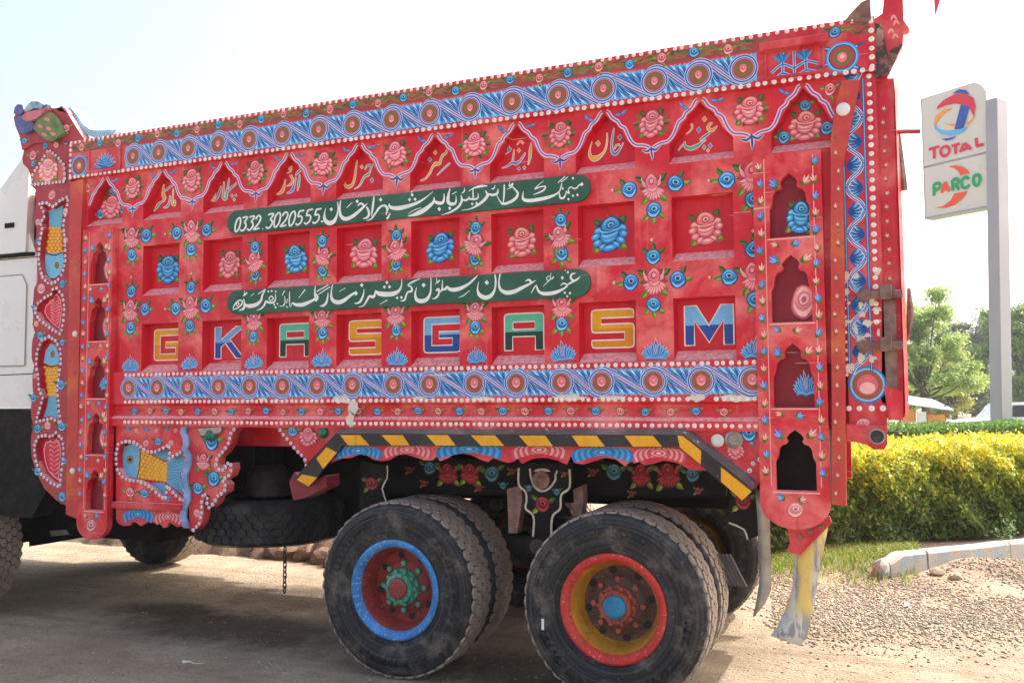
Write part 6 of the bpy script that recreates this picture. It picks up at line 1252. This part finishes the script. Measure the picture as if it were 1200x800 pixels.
# trees
BARK = simple('tree_bark', C('5f5244'), .9, 0, .3, 6)
def tree(name, u, z, H, blobs, c1, c2, lb, n, sz, trunkr=.18):
    g0 = RZ(u, 500, z); g = float(gz(g0.x, g0.y)); r = empty(name, (g0.x, g0.y, g)); tag(r, lb, 'tree', 'trees beyond the filling station')
    tb = MB(); pos = []; cols_ = []; base = Vector((g0.x, g0.y, g)); c1, c2 = np.array(C(c1)), np.array(C(c2))
    tb.tube([tuple(base-Vector((0, 0, .2))), tuple(base+Vector((.1, 0, H*.25))), tuple(base+Vector((-.05, .1, H*.5)))], [trunkr, trunkr*.75, trunkr*.5], 8)
    tot = sum(b[3]**2 for b in blobs)
    for (dx, dy, dz, rad) in blobs:
        c = base+RH*dx+FH*dy+Vector((0, 0, dz)); st = base+Vector((0, 0, H*random.uniform(.25, .45))); tb.tube([tuple(st), tuple(st.lerp(c, .5)+Vector((0, 0, -.1*rad))), tuple(c)], [trunkr*.4, trunkr*.25, .02], 6)
        k = int(n*rad**2/tot); ncl = max(6, int(9*rad)); cen = rng.normal(0, 1, (ncl, 3)); cen /= np.linalg.norm(cen, axis=1)[:, None]; cen *= rad*rng.uniform(.45, 1.0, (ncl, 1))*np.array([1, 1, .8]); w = rng.integers(0, ncl, k)
        p = cen[w]+rng.normal(0, .24*rad**.7, (k, 3))*np.array([1, 1, .6]); pos.append(p+np.array(c)); tone = np.clip(rng.uniform(0, 1, (ncl, 1))[w]*.7+rng.uniform(0, .3, (k, 1)), 0, 1); cols_.append((c1+(c2-c1)*tone)*rng.uniform(.75, 1.15, (k, 1)))
    tb.build('trunk', BARK, r, True); pos = np.concatenate(pos); leaves('crown', pos, sz, np.concatenate(cols_), r)
def bl(n, w, h0, h1, rad, seed):
    R = random.Random(seed); return [(R.uniform(-w, w)*(1-.45*abs((k+.5)/n-.45)), R.uniform(-w, w)*.6, h0+(h1-h0)*(k+.5)/n, rad*R.uniform(.7, 1.15)) for k in range(n)]
tree('leafy_tree', 1082, 42, 6.4, bl(22, 2.3, 1.4, 6.3, .95, 1), '80a048', 'c2d07e', 'bright green leafy tree behind the street stall', 24000, .1)  # leaf colours lightened, distant haze painted into them
tree('leafy_tree', 1030, 46, 5.5, bl(10, 2.0, 1.5, 4.6, 1.1, 2), '6a8c3c', 'a8bd66', 'green tree half hidden by the rear of the truck', 12000, .12)
tree('leafy_tree', 1118, 52, 4.8, bl(9, 1.6, 1.2, 4.0, 1.0, 3), '98a650', 'c4bc72', 'yellowish tree right of the brightest leafy tree', 11000, .12)
tree('slender_tree', 1141, 62, 6.2, bl(9, .7, 1.0, 5.0, .7, 4), '5f7a58', '849a74', 'slim dark tree left of the sign pole', 6000, .12)
tree('broad_tree', 1150, 85, 10.5, bl(12, 3.0, 6.0, 9.0, 1.5, 5), '5d6c58', '84907a', 'tall grey green tree whose crown meets the pole', 12000, .17, .3)
tree('broad_tree', 1196, 60, 9, bl(14, 2.4, 1.5, 7.2, 1.4, 6), '5a7438', '8fa85a', 'dense green tree right of the sign pole', 15000, .14, .25)
tree('broad_tree', 1225, 80, 11.5, bl(14, 3.0, 5.0, 9.8, 1.7, 7), '5b6a54', '7f8c74', 'grey green crown rising at the right edge', 12000, .17, .3)
tree('slender_tree', 1165, 70, 5.2, bl(9, 1.4, .8, 3.6, .9, 8), '4f6444', '76885e', 'low dark tree behind the sign pole', 8000, .13)
# distant ridge
hx = np.linspace(-200, 420, 90); ridge = 26+10*np.sin(hx*.02)+5*np.sin(hx*.061+1)+2.5*np.sin(hx*.17); vh = []; 
for x_, h_ in zip(hx, ridge): p = CAM+RH*float(x_)+FH*520; vh += [(p.x, p.y, -3), (p.x+FH.x*60, p.y+FH.y*60, float(h_)), (p.x+FH.x*200, p.y+FH.y*200, -3)]
fh_ = [(3*i+j, 3*i+3+j, 3*i+4+j, 3*i+1+j) for i in range(89) for j in range(2)]
tag(link('hills', mesh('hills', vh, fh_, simple('wooded_hillside', C('4f6048'), .95, 0, .3, .05, None, bs=0), None, True)), kind='structure')
# road and verges far behind the hedge
def sheetg(name, z0, z1, mat, dz):
    v = []; us = np.linspace(-60, 60, 25)
    for z in (z0, z1):
        for x_ in us: p = CAM+RH*float(x_)+FH*z; v.append((p.x, p.y, float(gz(p.x, p.y))+dz))
    n = len(us); return tag(link(name, mesh(name, v, [(i, i+1, n+i+1, n+i) for i in range(n-1)], mat)), kind='structure')
sheetg('grass_verge', 19.5, 27.5, simple('dry_lawn', C('8a9650'), .95, 0, .3, 3, C('a59a62'), .5), .02); sheetg('road', 28, 38, simple('asphalt_road', C('6d6a66'), .85, 0, .12, 3, C('8a8278'), .4), .03); sheetg('far_verge', 38.5, 58, simple('far_lawn', C('8f9a56'), .95, 0, .3, 2, C('b0a468'), .6), .02)
# ---------------------------------------------------------------- filling station pylon
Z0 = 22.0; ZL = Z0*1.0679
BRt, BLt = RZ(1161, 241, Z0), RZ(1085, 254, ZL); ex = (BRt-BLt); ex.z = 0; PL = ex.length; ex.normalize(); ang = math.atan2(ex.y, ex.x)
zb = (BRt.z+BLt.z)/2; zt = RZ(1161, 92, Z0).z; PH = zt-zb; org = Vector((BLt.x, BLt.y, zb))
pnorm = Vector((ex.y, -ex.x, 0))
if pnorm.dot(CAM-org) < 0: pnorm = -pnorm
def onp(u, v):
    d = dirn(u, v); t_ = (org-CAM).dot(pnorm)/d.dot(pnorm); q = CAM+d*t_-org; return (q.dot(ex), q.z)
pyl = empty('sign_pylon', (BRt.x, BRt.y, float(gz(BRt.x, BRt.y)))); tag(pyl, 'grey steel pole carrying the TOTAL and PARCO filling station sign', 'sign')
def lp(name, mb, mat, bev=0): o = mb.build(name, mat, pyl, bevel=bev, loc=tuple(org)); o.rotation_euler = (0, 0, ang); return o
PM = simple('sign_face_plastic', C('d0ccc4'), .35, 0, .015, .6, None, bs=.02); TH = .34
sp_ = onp(1122, 187)[1]-.0
r_ = .42; top = [(0, sp_+.03), (PL, sp_+.03), (PL, PH-r_)]+[(PL-r_+r_*math.cos(a_), PH-r_+r_*math.sin(a_)) for a_ in (math.pi/2*i/8 for i in range(1, 9))]+[(0, PH)]
dsl = onp(1083, 113)[1]
lp('sign_panel', MB().prism(top, 0, TH), PM, .015)['label'] = 'upper sign face reading TOTAL'; lp('sign_panel', MB().prism(rect(0, PL, 0, sp_-.03), 0, TH), PM, .015)['label'] = 'lower sign face reading PARCO'
fr = MB(); fr.prism(rect(-.03, PL+.02, sp_-.03, sp_+.03), .02, TH-.02); fr.prism(rect(-.03, PL, -.05, 0), -.02, TH+.02); fr.prism(rect(-.04, 0, 0, PH), .01, TH-.01); lp('sign_frame', fr, M['steel'])
pw = .0225*Z0
pz = float(gz(BRt.x, BRt.y))-zb
po = MB().box(PL+.02, PL+.02+pw*.6, -.1, pw*.72, pz-.3, RZ(1165, 119, Z0).z-zb); lean = .024      # the pole leans a little
po.v = [(x-lean*(RZ(1165, 119, Z0).z-zb-z_), y, z_) for x, y, z_ in po.v]; lp('pole', po, M['steel'], .02)
cr = lambda pts: [onp(1070+a/4.208, 80+b/4.208) for a, b in pts]
def decal(name, fn):
    P = Paint(); fn(P); o = link(name, P.mesh(name), pyl, tuple(org+pnorm*.02)); o.rotation_euler = (0, 0, ang); return o
RD, OG, LB, DB, GN = C('d83a4c'), C('efa045'), C('66b6e6'), C('3057b0'), C('2aa564')
def logo(P):
    P.poly(cr([(118, 205), (122, 190), (150, 160), (205, 130), (255, 124), (300, 148), (310, 190), (302, 240), (284, 205), (250, 182), (210, 176), (160, 186)]), RD, 6); P.poly(cr([(195, 126), (230, 105), (262, 110), (282, 132), (250, 122)]), DB, 2)
    P.poly(cr([(238, 180), (282, 190), (250, 300), (206, 302)]), DB, 8); P.poly(cr([(200, 196), (150, 208), (112, 240), (104, 275), (108, 300), (122, 262), (150, 228), (175, 212)]), OG, 10)
    P.poly(cr([(150, 274), (200, 290), (215, 283), (225, 272), (190, 278)]), OG, 4); P.poly(cr([(262, 272), (290, 255), (306, 215), (304, 245), (285, 272), (255, 286)]), OG, 4)
    P.poly(cr([(104, 265), (120, 296), (160, 312), (215, 306), (275, 290), (240, 322), (190, 336), (140, 326), (112, 302)]), LB, 12); P.poly(cr([(138, 350), (180, 345), (216, 335), (195, 352), (165, 359)]), DB, 2)
decal('roundel_logo', logo)
def txt(P, items, c, w):
    for s_ in items: P.stroke([q+(w,) for q in cr(s_)], c, None, None, 3 if len(s_) > 4 else 1)
wst = .105
def total(P):
    txt(P, [[(80, 402), (132, 386)], [(105, 395), (107, 446)], [(192, 386), (232, 373)], [(211, 380), (213, 424)], [(234, 416), (254, 370)], [(254, 370), (288, 401)], [(243, 404), (276, 393)], [(313, 345), (316, 386)], [(314, 386), (350, 376)]], RD, .08); txt(P, [[(160, 386), (143, 396), (138, 415), (148, 432), (164, 432), (179, 418), (180, 398), (170, 388), (160, 386)]], RD, .08)
decal('sign_lettering', total)['label'] = 'red lettering TOTAL'
def parco(P):
    txt(P, [[(104, 572), (106, 630)], [(196, 550), (198, 605)], [(216, 580), (230, 600)]], GN, .085); txt(P, [[(104, 574), (125, 567), (136, 580), (125, 596), (106, 602)], [(196, 552), (216, 546), (228, 556), (218, 572), (198, 580)], [(278, 548), (262, 537), (245, 550), (242, 572), (252, 590), (270, 586), (280, 574)], [(315, 524), (302, 536), (300, 560), (310, 578), (324, 574), (332, 555), (330, 534), (315, 524)]], GN, .085)
    txt(P, [[(142, 616), (160, 562)], [(160, 562), (180, 608)], [(149, 600), (172, 594)]], C('ee5a3a'), .085)
    P.poly(cr([(175, 484), (210, 479), (245, 487), (270, 503), (284, 518), (235, 528), (225, 508), (205, 494)]), C('ee5a3a'), 2); P.poly(cr([(108, 688), (150, 680), (185, 655), (205, 618), (272, 606), (245, 645), (205, 675), (160, 690)]), C('ee5a3a'), 2)
decal('sign_lettering', parco)['label'] = 'green and orange lettering PARCO'
# ---------------------------------------------------------------- street stall and car
def local(u, z, yaw):
    p = RZ(u, 500, z); g = float(gz(p.x, p.y)); return p, g, yaw
p, g, _ = local(1074, 31, 0); stl = empty('street_stall', (p.x, p.y, g)); tag(stl, 'small street stall with white sloping roof and orange boards', 'stall')
rot = YAW*-1; 
def sp2(name, mb, mat, root, loc, rz): o = mb.build(name, mat, root, loc=loc); o.rotation_euler = (0, 0, rz); return o
LOC = (p.x, p.y, g-.22); RZT = -YAW*0+math.atan2(RH.y, RH.x)
b = MB(); b.add([(-1.05, -.9, 2.0), (.85, -.9, 1.72), (.9, .7, 2.05), (-1.0, .7, 2.32), (-1.05, -.9, 2.05), (.85, -.9, 1.77), (.9, .7, 2.1), (-1.0, .7, 2.37)], [(3, 2, 1, 0), (4, 5, 6, 7), (0, 1, 5, 4), (1, 2, 6, 5), (2, 3, 7, 6), (3, 0, 4, 7)]); sp2('roof', b, simple('white_tarpaulin', C('e8e8e4'), .6, 0, .04, 3), stl, LOC, RZT)
for x_, y_ in ((-.8, -.6), (.7, -.6), (-.8, .6), (.7, .6)): sp2('post', MB().box(x_-.03, x_+.03, y_-.03, y_+.03, 0, 1.9), M['rust'], stl, LOC, RZT)
ORG = simple('orange_board', C('d08a3a'), .6, 0, .15, 4); PUR = simple('purple_cloth', C('8d84a8'), .8, 0, .3, 5)
for x0_, x1_, z0_, z1_, mt in ((-.75, -.3, 1.35, 1.75, ORG), (-.25, .05, 1.35, 1.7, M['white']), (.1, .68, 1.25, 1.6, ORG), (-.72, .0, .75, 1.25, PUR), (.05, .65, .85, 1.2, PUR), (-.6, .3, .4, .7, ORG)): sp2('display_board', MB().box(x0_, x1_, -.66, -.62, z0_, z1_), mt, stl, LOC, RZT)
sp2('counter', MB().box(-.78, .68, -.6, .55, .35, .8), M['rust'], stl, LOC, RZT)
p, g, _ = local(1182, 33, 0); car = empty('white_car', (p.x, p.y, g)); tag(car, 'white car parked beyond the green hedge, partly behind the pole', 'car'); LOC = (p.x, p.y, g+.22); WP = simple('white_car_paint', C('e6e8ea'), .25, 0, .03, 2, None, bs=.02)
b = MB().prism([(-2.1, .35), (2.1, .35), (2.15, .8), (1.9, .95), (.95, 1.0), (-.75, .98), (-1.95, .85), (-2.12, .7)], -.85, .85); sp2('car_body', b, WP, car, LOC, RZT).modifiers.new('b', 'BEVEL').width = .06
b = MB().prism([(-.8, .97), (-.3, 1.5), (1.0, 1.52), (1.7, .97)], -.76, .76); sp2('car_roof', b, WP, car, LOC, RZT)
for q_ in ([(-.62, 1.02), (-.22, 1.43), (.2, 1.44), (.2, 1.02)], [(.28, 1.02), (.28, 1.44), (.95, 1.45), (1.3, 1.02)]): sp2('window', MB().prism(q_, -.775, -.765), M['glass'], car, LOC, RZT)
for x_ in (-1.3, 1.3): sp2('wheel', MB().lathe([(.001, -.02), (.2, -.02), (.31, 0), (.31, .18), (.001, .18)], (x_, -.86, .31), 20), M['rubber'], car, LOC, RZT)
# small red pennant hanging near the top of the picture, on a wire
p = RZ(1100, -30, 9); fl = MB(); a_, b_, c_ = RZ(1094, -8, 9), RZ(1105, -10, 9), RZ(1096, 20, 9); n_ = FH*.004
fl.add([tuple(a_), tuple(b_), tuple(c_), tuple(a_+n_), tuple(b_+n_), tuple(c_+n_)], [(0, 1, 2), (5, 4, 3), (0, 3, 4, 1), (1, 4, 5, 2), (2, 5, 3, 0)])
wr_ = empty('pennant', tuple(p)); tag(wr_, 'tip of a small red pennant hanging at the top edge', 'pennant'); fl.build('cloth', simple('red_cloth', C('c0424c'), .8, 0, .1), wr_)
MB().tube([tuple(RZ(1060, -40, 9)), tuple(RZ(1100, -10, 9)), tuple(RZ(1140, -40, 9))], .004, 5).build('wire', M['iron'], wr_)

# ---------------------------------------------------------------- hazy air
hz = MB().box(-1400, 1400, -130, 2100, -6, 46).build('haze', M['glass'], None); hz.data.materials.clear()
hm = bpy.data.materials.new('hazy_air'); hm.use_nodes = True; ht = hm.node_tree; ht.nodes.clear(); ho_ = ht.nodes.new('ShaderNodeOutputMaterial'); pvn = ht.nodes.new('ShaderNodeVolumePrincipled')
pvn.inputs['Color'].default_value = (.9, .93, .97, 1); pvn.inputs['Density'].default_value = .0009; pvn.inputs['Anisotropy'].default_value = .0; ht.links.new(pvn.outputs[0], ho_.inputs['Volume']); hz.data.materials.append(hm); tag(hz, 'thin pale haze filling the air over the whole place', 'haze', kind='stuff')
